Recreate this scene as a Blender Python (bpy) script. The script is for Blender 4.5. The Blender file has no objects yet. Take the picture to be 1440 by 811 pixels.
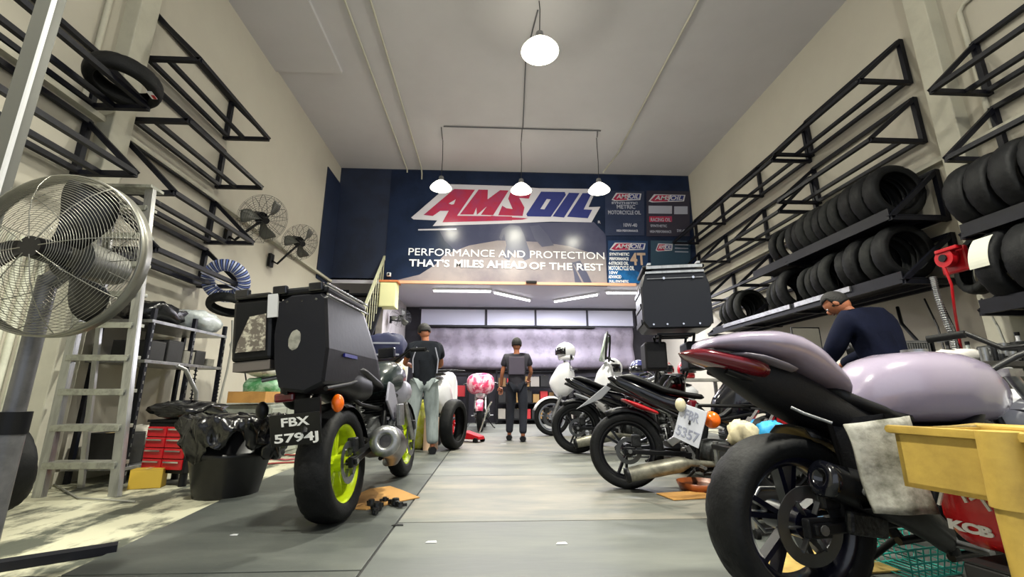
import bpy, bmesh, math, random
from mathutils import Matrix, Vector
random.seed(7)
S = bpy.context.scene
COL = bpy.context.scene.collection

# ---------------------------------------------------------------- camera
CH = 0.72
cam_d = bpy.data.cameras.new('camera'); cam = bpy.data.objects.new('camera', cam_d); COL.objects.link(cam)
cam_d.sensor_width = 36; cam_d.lens = 36 * 620 / 1440; cam_d.clip_start = 0.05; cam_d.clip_end = 200
cam.location = (0, 0, CH); cam.rotation_euler = (math.radians(90 + 13.6), 0, math.radians(-2.7))
S.camera = cam
# ---------------------------------------------------------------- world, exposure
wd = bpy.data.worlds.new('world'); S.world = wd; wd.use_nodes = True
wd.node_tree.nodes['Background'].inputs[0].default_value = (0.80, 0.86, 1.0, 1)
wd.node_tree.nodes['Background'].inputs[1].default_value = 0.40
S.view_settings.view_transform = 'Standard'; S.view_settings.look = 'None'
S.view_settings.gamma = 1; S.view_settings.use_curve_mapping = False
S.view_settings.exposure = -0.12
LAMP_W = 1050; SMALL_W = 380; TUBE_W = 95

def area_light(name, loc, rot, sx, sy, power, color):
    l = bpy.data.lights.new(name, 'AREA'); l.shape = 'RECTANGLE'; l.size = sx; l.size_y = sy; l.energy = power; l.color = color
    o = bpy.data.objects.new(name, l); COL.objects.link(o); o.location = loc; o.rotation_euler = rot
    return o
# open shop front behind the camera: cool street light coming in
area_light('street_light', (0.5, -2.3, 2.3), (math.radians(-90), 0, math.radians(180)), 6.0, 3.6, 55, (0.85, 0.92, 1.0))

# ---------------------------------------------------------------- view maths: a pixel of the 1440x811 frame onto a plane of the room
_p, _y = math.radians(13.6), math.radians(2.7)
_f = Vector((math.sin(_y) * math.cos(_p), math.cos(_y) * math.cos(_p), math.sin(_p)))
_r = Vector((math.cos(_y), -math.sin(_y), 0)); _u = _r.cross(_f); _C = Vector((0, 0, CH))
def at(px, py, X=None, Y=None, Z=None):
    d = _f + _r * ((px - 720) / 620) + _u * ((405.5 - py) / 620)
    t = X / d.x if X is not None else Y / d.y if Y is not None else (Z - CH) / d.z
    return _C + d * t

# ---------------------------------------------------------------- materials
def lin(h):
    h = h.lstrip('#'); c = [int(h[i:i + 2], 16) / 255 for i in (0, 2, 4)]
    return tuple(x / 12.92 if x <= 0.04045 else ((x + 0.055) / 1.055) ** 2.4 for x in c) + (1,)
MT = {}
def mat(name, color, rough=0.5, metal=0.0, var=0.0, vscale=6.0, bump=0.0, bscale=60.0, color2=None, thr=(0.45, 0.6),
        emit=0.0, coat=0.0, alpha=1.0, trans=0.0, rvar=0.0, stretch=None, spec=0.5):
    if name in MT: return MT[name]
    m = bpy.data.materials.new(name); m.use_nodes = True; MT[name] = m
    nt = m.node_tree; N = nt.nodes; L = nt.links; b = N['Principled BSDF']
    c = lin(color) if isinstance(color, str) else color
    b.inputs['Base Color'].default_value = c; b.inputs['Roughness'].default_value = rough
    b.inputs['Metallic'].default_value = metal; b.inputs['Specular IOR Level'].default_value = spec
    m.diffuse_color = c
    if coat: b.inputs['Coat Weight'].default_value = coat; b.inputs['Coat Roughness'].default_value = 0.08
    if alpha < 1: b.inputs['Alpha'].default_value = alpha
    if trans: b.inputs['Transmission Weight'].default_value = trans
    if emit:
        b.inputs['Emission Color'].default_value = c; b.inputs['Emission Strength'].default_value = emit
    if var or bump or rvar:
        tc = N.new('ShaderNodeTexCoord'); mp = N.new('ShaderNodeMapping'); L.new(tc.outputs['Object'], mp.inputs[0])
        if stretch: mp.inputs['Scale'].default_value = stretch
    if var:
        n = N.new('ShaderNodeTexNoise'); n.inputs['Scale'].default_value = vscale; n.inputs['Detail'].default_value = 8
        n.inputs['Roughness'].default_value = 0.65; L.new(mp.outputs[0], n.inputs['Vector'])
        mr = N.new('ShaderNodeMapRange'); mr.inputs[1].default_value = thr[0]; mr.inputs[2].default_value = thr[1]
        L.new(n.outputs['Fac'], mr.inputs[0])
        mx = N.new('ShaderNodeMix'); mx.data_type = 'RGBA'
        c2 = lin(color2) if isinstance(color2, str) else color2 if color2 else tuple(x * (1 - var) for x in c[:3]) + (1,)
        mx.inputs[6].default_value = c; mx.inputs[7].default_value = c2
        mul = N.new('ShaderNodeMath'); mul.operation = 'MULTIPLY'; mul.inputs[1].default_value = 1.0 if not color2 else var
        L.new(mr.outputs[0], mul.inputs[0]); L.new(mul.outputs[0], mx.inputs[0]); L.new(mx.outputs[2], b.inputs['Base Color'])
        if emit: L.new(mx.outputs[2], b.inputs['Emission Color'])
        if rvar:
            r = N.new('ShaderNodeMapRange'); r.inputs[3].default_value = rough; r.inputs[4].default_value = rough + rvar
            L.new(n.outputs['Fac'], r.inputs[0]); L.new(r.outputs[0], b.inputs['Roughness'])
    if bump:
        n2 = N.new('ShaderNodeTexNoise'); n2.inputs['Scale'].default_value = bscale; n2.inputs['Detail'].default_value = 5
        L.new(mp.outputs[0], n2.inputs['Vector'])
        bp = N.new('ShaderNodeBump'); bp.inputs['Strength'].default_value = bump; bp.inputs['Distance'].default_value = 0.01
        L.new(n2.outputs['Fac'], bp.inputs['Height']); L.new(bp.outputs[0], b.inputs['Normal'])
    return m

wall_m = mat('cream wall paint', '#bdb8aa', 0.75, var=0.35, vscale=0.7, color2='#a39c90', thr=(0.4, 0.75), bump=0.15, bscale=9)
ceil_m = mat('grey white ceiling paint', '#c2c0c2', 0.85, var=0.4, vscale=0.5, color2='#aaa8aa', thr=(0.4, 0.7), bump=0.1, bscale=5)
trim_m = mat('off white trim paint', '#bfbcac', 0.6, var=0.3, vscale=3, color2='#a09d90')
navy_m = mat('navy wall paint', '#1c2740', 0.5, var=0.3, vscale=2)
banner_m = mat('navy vinyl print', '#1b2741', 0.3, var=0.35, vscale=1.2, spec=0.22)
steel_m = mat('dark painted steel', '#0b0d18', 0.5, var=0.3, vscale=12, spec=0.3)
galv_m = mat('galvanised steel', '#9a9b9c', 0.35, 0.8, var=0.3, vscale=15)
alu_m = mat('brushed aluminium', '#b9baba', 0.32, 0.85, var=0.25, vscale=20, stretch=(1, 1, 0.1))
dullalu_m = mat('scuffed aluminium', '#a8a99f', 0.45, 0.55, var=0.35, vscale=14)
chrome_m = mat('polished chrome', '#d8d8da', 0.12, 1.0)
black_m = mat('satin black plastic', '#08090d', 0.42, var=0.3, vscale=9, color2='#111216', spec=0.3)
gloss_m = mat('gloss black plastic', '#0a0b12', 0.18, coat=0.4)
rubber_m = mat('black tyre rubber', '#0e0f11', 0.62, var=0.5, vscale=8, color2='#18191b', bump=0.2, bscale=70, spec=0.22)
oldrub_m = mat('dusty tyre rubber', '#191b1c', 0.75, var=0.6, vscale=9, color2='#262725', bump=0.3, bscale=60, spec=0.25)
seat_m = mat('black vinyl seat', '#0e0f13', 0.5, var=0.3, vscale=6, bump=0.1, bscale=200, spec=0.35)
engine_m = mat('cast engine alloy', '#4d4f50', 0.45, 0.7, var=0.6, vscale=14, color2='#1b1b1c', bump=0.3, bscale=50)
darkeng_m = mat('oily black casting', '#1a1b1d', 0.4, 0.5, var=0.6, vscale=18, color2='#3a3b3c', bump=0.4, bscale=50)
white_m = mat('white enamel', '#d9dade', 0.3, coat=0.3)
red_m = mat('red enamel', '#b3101c', 0.32, coat=0.3)
redlens_m = mat('dark red lens', '#5f0c19', 0.12, coat=0.6)
orange_m = mat('amber lens', '#ee6a0c', 0.2, coat=0.4)
card_m = mat('brown cardboard', '#b98a4a', 0.85, var=0.4, vscale=4, color2='#8a6230')
glass_m = mat('clear lens glass', '#dfe6e8', 0.06, trans=0.9)
skin_m = mat('warm skin', '#a8694a', 0.55, var=0.2, vscale=10)
hair_m = mat('black hair', '#0e0c0d', 0.7, bump=0.6, bscale=120)
cable_m = mat('grey cable sheath', '#8f8f88', 0.5)
blackcable_m = mat('black cable sheath', '#101012', 0.5)

# ---------------------------------------------------------------- mesh builder
def frame(axis):
    z = Vector(axis).normalized(); t = Vector((0, 0, 1)) if abs(z.z) < 0.9 else Vector((0, 1, 0))
    x = t.cross(z).normalized(); return x, z.cross(x), z
def rotm(rx=0, ry=0, rz=0):
    return Matrix.Rotation(rz, 4, 'Z') @ Matrix.Rotation(ry, 4, 'Y') @ Matrix.Rotation(rx, 4, 'X')
class MB:
    def __init__(s, M=None): s.v = []; s.f = []; s.sm = []; s.M = M or Matrix()
    def add(s, vs, fs, smooth=False):
        o = len(s.v); s.v += [s.M @ Vector(v) for v in vs]
        s.f += [tuple(i + o for i in f) for f in fs]; s.sm += [smooth] * len(fs); return s
    def box(s, c, d, R=None):
        x, y, z = (k / 2 for k in d); V = [Vector((a * x, b * y, e * z)) for a in (-1, 1) for b in (-1, 1) for e in (-1, 1)]
        if R is not None: V = [R @ v for v in V]
        c = Vector(c)
        return s.add([v + c for v in V], [(0, 1, 3, 2), (4, 6, 7, 5), (0, 4, 5, 1), (2, 3, 7, 6), (0, 2, 6, 4), (1, 5, 7, 3)])
    def bar(s, p, q, w, h=None, up=None):
        p, q = Vector(p), Vector(q); h = h or w; x, y, z = frame(q - p)
        if up is not None:
            x = Vector(up).cross(z).normalized(); y = z.cross(x)
        V = [a + x * i * w / 2 + y * j * h / 2 for a in (p, q) for i, j in ((-1, -1), (1, -1), (1, 1), (-1, 1))]
        return s.add(V, [(0, 3, 2, 1), (4, 5, 6, 7), (0, 1, 5, 4), (1, 2, 6, 5), (2, 3, 7, 6), (3, 0, 4, 7)])
    def cyl(s, p, q, r, r2=None, n=14, cap=True, smooth=True):
        p, q = Vector(p), Vector(q); r2 = r if r2 is None else r2; x, y, z = frame(q - p)
        A = [2 * math.pi * i / n for i in range(n)]
        V = [a + (x * math.cos(t) + y * math.sin(t)) * k for a, k in ((p, r), (q, r2)) for t in A]
        s.add(V, [(i, (i + 1) % n, n + (i + 1) % n, n + i) for i in range(n)], smooth)
        if cap: s.add(V, [tuple(range(n))[::-1], tuple(range(n, 2 * n))])
        return s
    def tube(s, pts, r, n=8, closed=False, cap=True):
        P = [Vector(p) for p in pts]; m = len(P); R = r if isinstance(r, (list, tuple)) else [r] * m
        V = []; x = None
        for i, p in enumerate(P):
            a = P[(i - 1) % m] if (closed or i) else p; b = P[(i + 1) % m] if (closed or i < m - 1) else p
            t = (b - a).normalized()
            if x is None: x, y, _ = frame(t)
            x = (x - t * x.dot(t)).normalized(); y = t.cross(x)
            V += [p + (x * math.cos(2 * math.pi * k / n) + y * math.sin(2 * math.pi * k / n)) * R[i] for k in range(n)]
        F = []
        for i in range(m if closed else m - 1):
            j = (i + 1) % m
            F += [(i * n + k, i * n + (k + 1) % n, j * n + (k + 1) % n, j * n + k) for k in range(n)]
        s.add(V, F, True)
        if cap and not closed: s.add(V, [tuple(range(n))[::-1], tuple(range((m - 1) * n, m * n))])
        return s
    def lathe(s, prof, c=(0, 0, 0), axis=(0, 0, 1), n=24, smooth=True, closed=False, fn=None):
        c = Vector(c); x, y, z = frame(axis); m = len(prof); V = []
        for i in range(n):
            t = 2 * math.pi * i / n
            for j, (r, h) in enumerate(prof):
                if fn: r, h = fn(i, j, r, h)
                V.append(c + (x * math.cos(t) + y * math.sin(t)) * r + z * h)
        F = []
        for i in range(n):
            k = (i + 1) % n
            F += [(i * m + j, k * m + j, k * m + (j + 1) % m, i * m + (j + 1) % m) for j in range(m if closed else m - 1)]
        return s.add(V, F, smooth)
    def ell(s, c, r, n=14, m=9, R=None):
        c = Vector(c); r = (r, r, r) if not isinstance(r, (tuple, list)) else r; V = []
        for j in range(m + 1):
            a = math.pi * j / m
            for i in range(n):
                b = 2 * math.pi * i / n; v = Vector((r[0] * math.sin(a) * math.cos(b), r[1] * math.sin(a) * math.sin(b), r[2] * math.cos(a)))
                if R is not None: v = R @ v
                V.append(v + c)
        return s.add(V, [(j * n + i, (j + 1) * n + i, (j + 1) * n + (i + 1) % n, j * n + (i + 1) % n) for j in range(m) for i in range(n)], True)
    def loft(s, rings, smooth=True, cap=True):
        n = len(rings[0]); V = [p for r in rings for p in r]; m = len(rings)
        s.add(V, [(i * n + k, i * n + (k + 1) % n, (i + 1) * n + (k + 1) % n, (i + 1) * n + k) for i in range(m - 1) for k in range(n)], smooth)
        if cap: s.add(V, [tuple(range(n))[::-1], tuple(range((m - 1) * n, m * n))])
        return s
    def prism(s, pts, o, ax, ay, depth):
        """polygon pts in the plane (o, ax, ay), thickness vector depth"""
        o, ax, ay, d = Vector(o), Vector(ax), Vector(ay), Vector(depth); n = len(pts)
        V = [o + ax * a + ay * b for a, b in pts]; V += [v + d for v in V]
        return s.add(V, [tuple(range(n))[::-1], tuple(range(n, 2 * n))] + [(i, (i + 1) % n, n + (i + 1) % n, n + i) for i in range(n)])
    def mesh(s, name, m):
        me = bpy.data.meshes.new(name); me.from_pydata([tuple(v) for v in s.v], [], s.f); me.update()
        bm = bmesh.new(); bm.from_mesh(me); bmesh.ops.recalc_face_normals(bm, faces=bm.faces[:]); bm.to_mesh(me); bm.free()
        me.polygons.foreach_set('use_smooth', s.sm); me.materials.append(m); return me
    def build(s, name, m, parent=None, bevel=0, loc=None, rot=None, subsurf=0, wn=False):
        o = bpy.data.objects.new(name, s.mesh(name, m)); COL.objects.link(o)
        if parent: o.parent = parent
        if loc is not None: o.location = loc
        if rot is not None: o.rotation_euler = rot
        if bevel:
            b = o.modifiers.new('bevel', 'BEVEL'); b.width = bevel; b.segments = 2; b.limit_method = 'ANGLE'; b.angle_limit = math.radians(40)
        if subsurf:
            b = o.modifiers.new('sub', 'SUBSURF'); b.levels = subsurf; b.render_levels = subsurf
        return o
def tag(o, label=None, cat=None, group=None, kind=None):
    for k, v in (('label', label), ('category', cat), ('group', group), ('kind', kind)):
        if v: o[k] = v
    return o
def thing(name, label, cat, loc=(0, 0, 0), rz=0, group=None, rot=None, scale=None):
    o = bpy.data.objects.new(name, None); COL.objects.link(o); o.location = loc; o.rotation_euler = rot or (0, 0, rz)
    o.empty_display_size = 0.1
    if scale: o.scale = (scale,) * 3
    return tag(o, label, cat, group)
def copy_tree(o, parent=None):
    c = o.copy(); COL.objects.link(c)
    if parent: c.parent = parent
    for ch in o.children: copy_tree(ch, c)
    return c
def struct(o, **k): return tag(o, kind='structure', **k)
def bl(p, q, w, n=12, z=0): pass
def arc(a, b, n): return [a + (b - a) * i / (n - 1) for i in range(n)]
def interp(tab, x):
    if x <= tab[0][0]: return tab[0][1]
    for (a, b), (c, d) in zip(tab, tab[1:]):
        if x <= c: return b + (d - b) * (x - a) / (c - a) if c > a else d
    return tab[-1][1]
def hull(mb, top, bot, wid, n=16, m=18, e=0.75, yc=0.0, ends=0.25):
    """solid along local x between a top outline and a bottom outline [(x,z)], half widths [(x,w)]"""
    x0, x1 = top[0][0], top[-1][0]; rings = []
    for i in range(m + 1):
        u = i / m; x = x0 + (x1 - x0) * u
        zt, zb, w = interp(top, x), interp(bot, x), interp(wid, x)
        k = min(1.0, (math.sin(math.pi * min(max(u, 0), 1)) / math.sin(math.pi * 0.06)) ** 0.5) if ends else 1.0
        k = max(k, ends) if ends else 1.0
        c, h = (zt + zb) / 2, max((zt - zb) / 2, 0.003) * k; w = w * k
        ring = []
        for q in range(n):
            t = 2 * math.pi * q / n; ct, st = math.cos(t), math.sin(t)
            ring.append((x, yc + w * math.copysign(abs(ct) ** e, ct), c + h * math.copysign(abs(st) ** e, st)))
        rings.append(ring)
    return mb.loft(rings)
def text(s, size, o, ax, ay, m, parent=None, name='lettering', bold=0.0, align='LEFT', width=None, depth=0.002, shear=0.0):
    cu = bpy.data.curves.new('t', 'FONT'); cu.body = s; cu.size = size; cu.extrude = depth; cu.offset = bold; cu.align_x = align; cu.shear = shear
    cu.resolution_u = 3
    ob = bpy.data.objects.new('t', cu); me = bpy.data.meshes.new_from_object(ob)
    bpy.data.objects.remove(ob); bpy.data.curves.remove(cu)
    xs = [v.co.x for v in me.vertices]; k = 1.0
    if width and xs: k = width / (max(xs) - min(xs))
    ax, ay = Vector(ax).normalized(), Vector(ay).normalized(); az = ax.cross(ay)
    M = Matrix((ax * k, ay, az)).transposed().to_4x4(); M.translation = Vector(o); me.transform(M)
    me.name = name; me.materials.clear(); me.materials.append(m)
    ob = bpy.data.objects.new(name, me); COL.objects.link(ob)
    if parent: ob.parent = parent
    return ob
# ================================================================ the room
XL, XR, YB, ZC, YF = -3.6, 4.8, 9.684, 5.964, -3.8     # left, right, mezzanine front, ceiling, shop front behind the camera
Y2, ZM = 12.36, 3.144                                   # rear wall under the mezzanine, its soffit
conc_m = mat('flaking cream floor paint', '#b5b39c', 0.5, var=1.0, vscale=3.6, color2='#45483f', thr=(0.47, 0.58), bump=0.3, bscale=14, stretch=(1.0, 0.5, 1), rvar=0.3)
under_m = mat('dark underlay', '#141514', 0.8)
fl = struct(MB().box((0.6, (YF + 12.6) / 2, -0.05), (8.8, 12.6 - YF, 0.1)).build('floor', conc_m))
MB().box((1.55, 5.4, 0.001), (5.6, 13.8, 0.002)).build('underlay', under_m, fl)
panel_ms = [mat('worn grey floor sheet ' + w, c, 0.34, var=0.9, vscale=sc, color2=c2, thr=(0.42, 0.72), rvar=0.35, bump=0.12, bscale=22, stretch=(0.35, 1.2, 1))
            for w, c, c2, sc in (('plain', '#4c504e', '#6d706a', 2.2), ('scuffed', '#5d605d', '#85857c', 2.8), ('dark', '#3d413f', '#575a55', 1.8), ('tan', '#5f615c', '#8d867a', 3.4))]
g = 0.006
def panel(x0, x1, y0, y1, m, xs=None):
    z = 0.006; a, b = x0 + g, x1 - g; c, d = (xs if xs else (a, a))
    P = [(c, y0 + g), (b, y0 + g), (b, y1 - g), (d, y1 - g)]
    MB().prism(P, (0, 0, 0.002), (1, 0, 0), (0, 1, 0), (0, 0, z)).build('floor_sheet', m, fl, bevel=0.002)
LS = [(-1.5, .0), (.0, 2.1), (2.1, 4.42), (4.42, 6.9), (6.9, 9.6), (9.6, 12.3)]
def edge(y): return -1.52 - 0.105 * min(y, 5)
for i, (a, b) in enumerate(LS):
    if b > 0: panel(0, -0.53, a, b, panel_ms[[0, 2, 2, 0, 1, 0][i]], (edge(a) if a > 0 else edge(a), edge(b)))
    else: panel(0, -0.53, a, b, panel_ms[0], (edge(a), edge(b)))
for x0, x1 in ((-0.53, 1.92), (1.92, 4.3)):
    for i, (a, b) in enumerate([(-1.5, 0.4), (0.4, 2.81), (2.81, 4.32), (4.32, 5.85), (5.85, 8.2), (8.2, 12.2)]):
        panel(x0, x1, a, b, panel_ms[[0, 0, 3, 1, 3, 1][i] if x0 < 0 else [2, 2, 0, 0, 2, 0][i]])
# walls
wl = struct(MB().box((XL - 0.1, (YF + 12.5) / 2, ZC / 2), (0.2, 12.5 - YF, ZC)).build('wall_left', wall_m))
wr = struct(MB().box((XR + 0.1, (YF + 12.5) / 2, ZC / 2), (0.2, 12.5 - YF, ZC)).build('wall_right', wall_m))
ce = struct(MB().box((0.6, (YF + YB + .2) / 2, ZC + 0.1), (8.8, YB + .2 - YF, 0.2)).build('ceiling', ceil_m))
# shallow dropped ceiling panel at the left, ends at y=5.3
MB().box((-3.06, (YF + 6.4) / 2, ZC - 0.03), (1.08, 6.4 - YF, 0.06)).build('dropped_panel', ceil_m, ce)
wb = struct(MB().box((0.6, YB + 0.08, (ZM + ZC) / 2 + 0.04), (8.4, 0.16, ZC - ZM - 0.08)).build('wall_back', navy_m))
MB().box((0.6, (YB + Y2) / 2, ZM + 0.06), (8.4, Y2 - YB, 0.12)).build('mezzanine_floor', mat('pale soffit paint', '#c6c3cf', 0.6), wb)
wr2 = struct(MB().box((0.6, Y2 + 0.08, ZM / 2), (8.4, 0.16, ZM)).build('wall_rear', mat('mauve grey rear wall', '#2b2930', 0.8, var=.3, vscale=3)))
# columns and high conduits belonging to the side walls
for w, x, sg in ((wl, XL, 1), (wr, XR, -1)):
    MB().box((x + sg * 0.06, 3.82, ZC / 2), (0.16, 0.22, ZC)).build('column', trim_m, w, bevel=0.01)
    MB().box((x + sg * 0.03, 3.9, 3.155), (0.09, 11.4, 0.05)).build('ledge', trim_m, w)
    MB().tube([(x + sg * 0.03, -1, 4.6), (x + sg * 0.03, 3.46, 4.6), (x + sg * 0.03, 3.52, 4.54), (x + sg * 0.03, 3.52, 3.2)], 0.024, 8).build('conduit', trim_m, w)
# dark blue painted return on the left wall next to the mezzanine
MB().box((XL + 0.012, 9.3, 4.3), (0.02, 0.84, 2.5)).build('painted_return', navy_m, wl)
# corrugated cladding low on the left wall
rib = MB().cyl((XL + 0.012, 0, 0.0), (XL + 0.012, 0, 1.9), 0.024, n=6, cap=False).build('cladding_rib', mat('ribbed cream cladding', '#cfd0c0', 0.6, var=0.4, vscale=3, color2='#9c9d8d'), wl)
rib.location.y = 0.4
for i in range(1, 36):
    r2 = rib.copy(); COL.objects.link(r2); r2.location.y = 0.4 + i * 0.09
# off white skirting strip along the left wall
struct(MB().box((XL + 0.015, 6.4, 0.05), (0.03, 5.0, 0.1)).build('baseboard_left', trim_m))
# horizontal steel channel edge of the mezzanine and its peach trim
tag(MB().box((0.444, YB - 0.03, ZM + 0.03), (5.7, 0.08, 0.06)).build('trim_1', mat('peach painted edge', '#d9a383', 0.5)), kind='structure')
# partitions bounding the opening under the mezzanine
struct(MB().box((-2.46, 11.0, ZM / 2), (0.14, 2.6, ZM)).build('wall_partition', mat('scuffed pale partition', '#b9b4b4', 0.8, var=0.5, vscale=4, color2='#8d8785')))
# ---- windows strip high on the rear wall: three white panes in dark frames
panel_m = mat('milky window pane', '#dadbee', 0.4)
win = struct(MB().box((1.02, Y2 - 0.03, 3.108), (6.1, 0.06, 0.06)).box((1.02, Y2 - 0.03, 2.60), (6.1, 0.06, 0.045)).build('window_1', mat('dark window bar', '#3b3a44', 0.5)))
for x0, x1 in ((-1.97, -0.19), (-0.12, 1.22), (1.28, 2.70), (2.76, 4.05)):
    MB().box(((x0 + x1) / 2, Y2 - 0.03, 2.856), (x1 - x0, 0.03, 0.44)).build('pane', panel_m, win)
    MB().box((x1 + 0.03, Y2 - 0.035, 2.856), (0.04, 0.05, 0.46)).build('window_post', MT['dark window bar'], win)
# ---- mauve roller cloth hanging below the windows
cl = MB(); n = 70
R = []
for j in range(12):
    z = 2.57 - j * 0.102
    R.append([(-1.92 + 5.9 * i / n, Y2 - 0.14 - 0.05 * math.sin(j * 0.9) - 0.015 * math.sin(i * 1.1), z - 0.06 * math.sin(i / n * 3.14) * (j / 11)) for i in range(n + 1)])
V = [p for r in R for p in r]; w_ = n + 1
cl.add(V, [(j * w_ + i, j * w_ + i + 1, (j + 1) * w_ + i + 1, (j + 1) * w_ + i) for j in range(11) for i in range(n)], True)
o = cl.build('tarpaulin', mat('mauve grey tarpaulin', '#8f8795', 0.5, var=0.3, vscale=3)); so = o.modifiers.new('s', 'SOLIDIFY'); so.thickness = 0.006
tag(o, 'mauve grey tarpaulin hanging in folds below the milky windows at the far end', 'tarpaulin')
tag(MB().box((0.45, Y2 - 0.14, 2.57), (4.9, 0.26, 0.04)).build('rod', black_m), 'thin black rod holding the tarpaulin under the far windows', 'rod')

# ================================================================ banner on the mezzanine front
E1 = 0.0
def bp(px, py, d=0.0): return at(px, py, Y=YB - 0.018 - d)
def bpoly(pts, d): return MB().add([bp(x, y, d) for x, y in pts] + [bp(x, y, d - 0.003) for x, y in pts],
    [tuple(range(len(pts))), tuple(range(len(pts), 2 * len(pts)))[::-1]] + [(i, (i + 1) % len(pts), len(pts) + (i + 1) % len(pts), len(pts) + i) for i in range(len(pts))])
ban = thing('banner', 'wide navy printed banner with red and blue logo covering the mezzanine front', 'banner', (0, YB, 0))
ban.location = (0, 0, 0)
MB().box((1.176, YB - 0.01, 4.57), (7.18, 0.012, 2.72)).build('print_sheet', banner_m, ban)
taupe_m = mat('taupe road print', '#8c8486', 0.22, var=0.6, vscale=0.9, color2='#5a5566', thr=(0.4, 0.65), spec=0.22)
taup2_m = mat('violet haze print', '#4a4b60', 0.22, var=0.6, vscale=1.3, color2='#353a52', thr=(0.4, 0.6), spec=0.22)
bpoly([(616, 320), (700, 314), (835, 312), (852, 330), (853, 365), (700, 368), (640, 352), (625, 338)], 0.002).build('haze_print', taup2_m, ban)
bpoly([(548, 396), (590, 386), (612, 372), (625, 358), (660, 345), (700, 338), (760, 340), (800, 346), (852, 362), (854, 403), (700, 399)], 0.004).build('road_print', taupe_m, ban)
dark_m = mat('dark rider print', '#41435a', 0.3)
bpoly([(702, 334), (706, 322), (718, 315), (731, 318), (737, 330), (742, 345), (748, 362), (738, 366), (724, 352), (716, 366), (708, 362), (712, 345), (709, 328), (705, 338)], 0.006).build('rider_print', dark_m, ban)
bpoly([(745, 318), (758, 316), (770, 330), (779, 345), (762, 347), (752, 336)], 0.006).build('rider_print', dark_m, ban)
bpoly([(804, 369), (816, 366), (826, 384), (834, 401), (809, 400), (807, 385)], 0.006).build('road_stripe', MT['dark rider print'], ban)
bpoly([(806, 372), (807, 371), (823, 401), (820, 401)], 0.009).build('road_stripe', taupe_m, ban)
lw_m = mat('white print', '#bfbcc4', 0.25); lr_m = mat('crimson print', '#a02a45', 0.25, var=0.4, vscale=3, color2='#7f3a66'); lb_m = mat('indigo print', '#2c3372', 0.25)
t = lambda P: [(570 + x / 9.6, 250 + y / 9.6) for x, y in P]
q = lambda P: [(700 + x / 9.6, 250 + y / 9.6) for x, y in P]
bpoly(t([(80, 535), (600, 85), (1440, 110)]) + q([(560, 140), (1300, 150), (1290, 250), (1225, 395), (1385, 390), (1265, 600), (720, 590), (400, 605), (0, 620)]) + t([(370, 650), (430, 575), (110, 560)]), 0.010).build('logo_backing', lw_m, ban)
for P in ([(245, 500), (660, 150), (940, 160), (700, 510), (1440, 520), (1440, 575), (500, 600), (585, 445), (470, 445), (370, 515)],
          [(735, 495), (990, 158), (1115, 160), (1110, 290), (1280, 165), (1395, 170), (1185, 505), (1020, 498), (1100, 385), (965, 500), (960, 400), (920, 495)]):
    bpoly(t(P), 0.013).build('logo_letter', lr_m, ban)
bpoly(q([(-90, 510), (0, 520), (410, 545), (330, 565), (-90, 580)]), 0.0135).build('logo_letter', lr_m, ban)
bpoly(q([(5, 505), (60, 375), (120, 410), (200, 420), (140, 280), (180, 170), (460, 180), (420, 280), (290, 270), (360, 400), (335, 515)]), 0.0135).build('logo_letter', lr_m, ban)
bpoly(t([(585, 345), (680, 290), (655, 355), (625, 360)]), 0.016).build('logo_counter', lw_m, ban)
for P in ([(385, 490), (585, 185), (905, 190), (920, 230), (715, 525), (400, 520)], [(740, 520), (960, 200), (1105, 205), (895, 535)],
          [(935, 525), (1145, 205), (1270, 205), (1160, 425), (1275, 430), (1215, 545)]):
    bpoly(q(P), 0.013).build('logo_letter', lb_m, ban)
bpoly(q([(575, 420), (660, 285), (715, 290), (630, 425)]), 0.016).build('logo_counter', lw_m, ban)
tw_m = mat('bright white print', '#eeeef0', 0.3)
def btext(s, px0, py0, px1, py1, h, m, bold=0, d=0.016, name='lettering', parent=None, shear=0):
    a, b = bp(px0, py0, d), bp(px1, py1, d); ax = b - a
    up = (bp(px0, py0 - 10, d) - a); up.x = 0; up.y = 0
    return text(s, h * up.length / 10 / 0.73, a, (ax.x, 0, ax.z), (0, 0, 1), m, parent or ban, name, bold=bold, width=ax.length, depth=0.0015, shear=shear)
btext('PERFORMANCE AND PROTECTION', 573, 358.5, 849, 364.5, 10.5, tw_m)
btext("THAT'S", 575, 374, 632, 375, 10, tw_m, 0.004)
btext('MILES AHEAD', 638, 375, 740, 377.5, 10.5, tw_m, 0.007)
btext('OF THE REST', 744, 378, 848, 380.5, 10, tw_m, 0.003)
btext('R', 840.5, 314, 844, 314, 4, lw_m)
bpoly([(588, 322), (642, 321), (642, 323), (588, 324)], 0.006).build('streak_print', lw_m, ban)
# four product sheets right of the logo
def mini_logo(x0, y0, x1, y1, par):
    h = y1 - y0; w = x1 - x0
    bpoly([(x0, y1), (x0 + w * .15, y0), (x1, y0 + 1), (x1 - w * .04, y1), (x0 + w * .1, y1 + 1.5)], 0.020).build('logo_backing', lw_m, par)
    bpoly([(x0 + w * .05, y1 - 1.2), (x0 + w * .2, y0 + 1.3), (x0 + w * .58, y0 + 1.3), (x0 + w * .52, y1), (x0 + w * .14, y1 + .4)], 0.022).build('logo_letter', lr_m, par)
    bpoly([(x0 + w * .56, y1 - 1), (x0 + w * .63, y0 + 1.5), (x1 - 2, y0 + 2), (x1 - w * .08, y1 - 1)], 0.022).build('logo_letter', MT['indigo print'], par)
    btext('AMSOIL', x0 + w * .17, y1 - h * .2, x1 - w * .08, y1 - h * .2, h * .6, lw_m, 0.003, 0.025, 'lettering', par, 0.3)
blue_m = mat('bright blue print', '#1c5f9c', 0.25, var=0.6, vscale=4, color2='#12375f'); tan_m = mat('tan print', '#b79c88', 0.3)
pst = []
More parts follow.
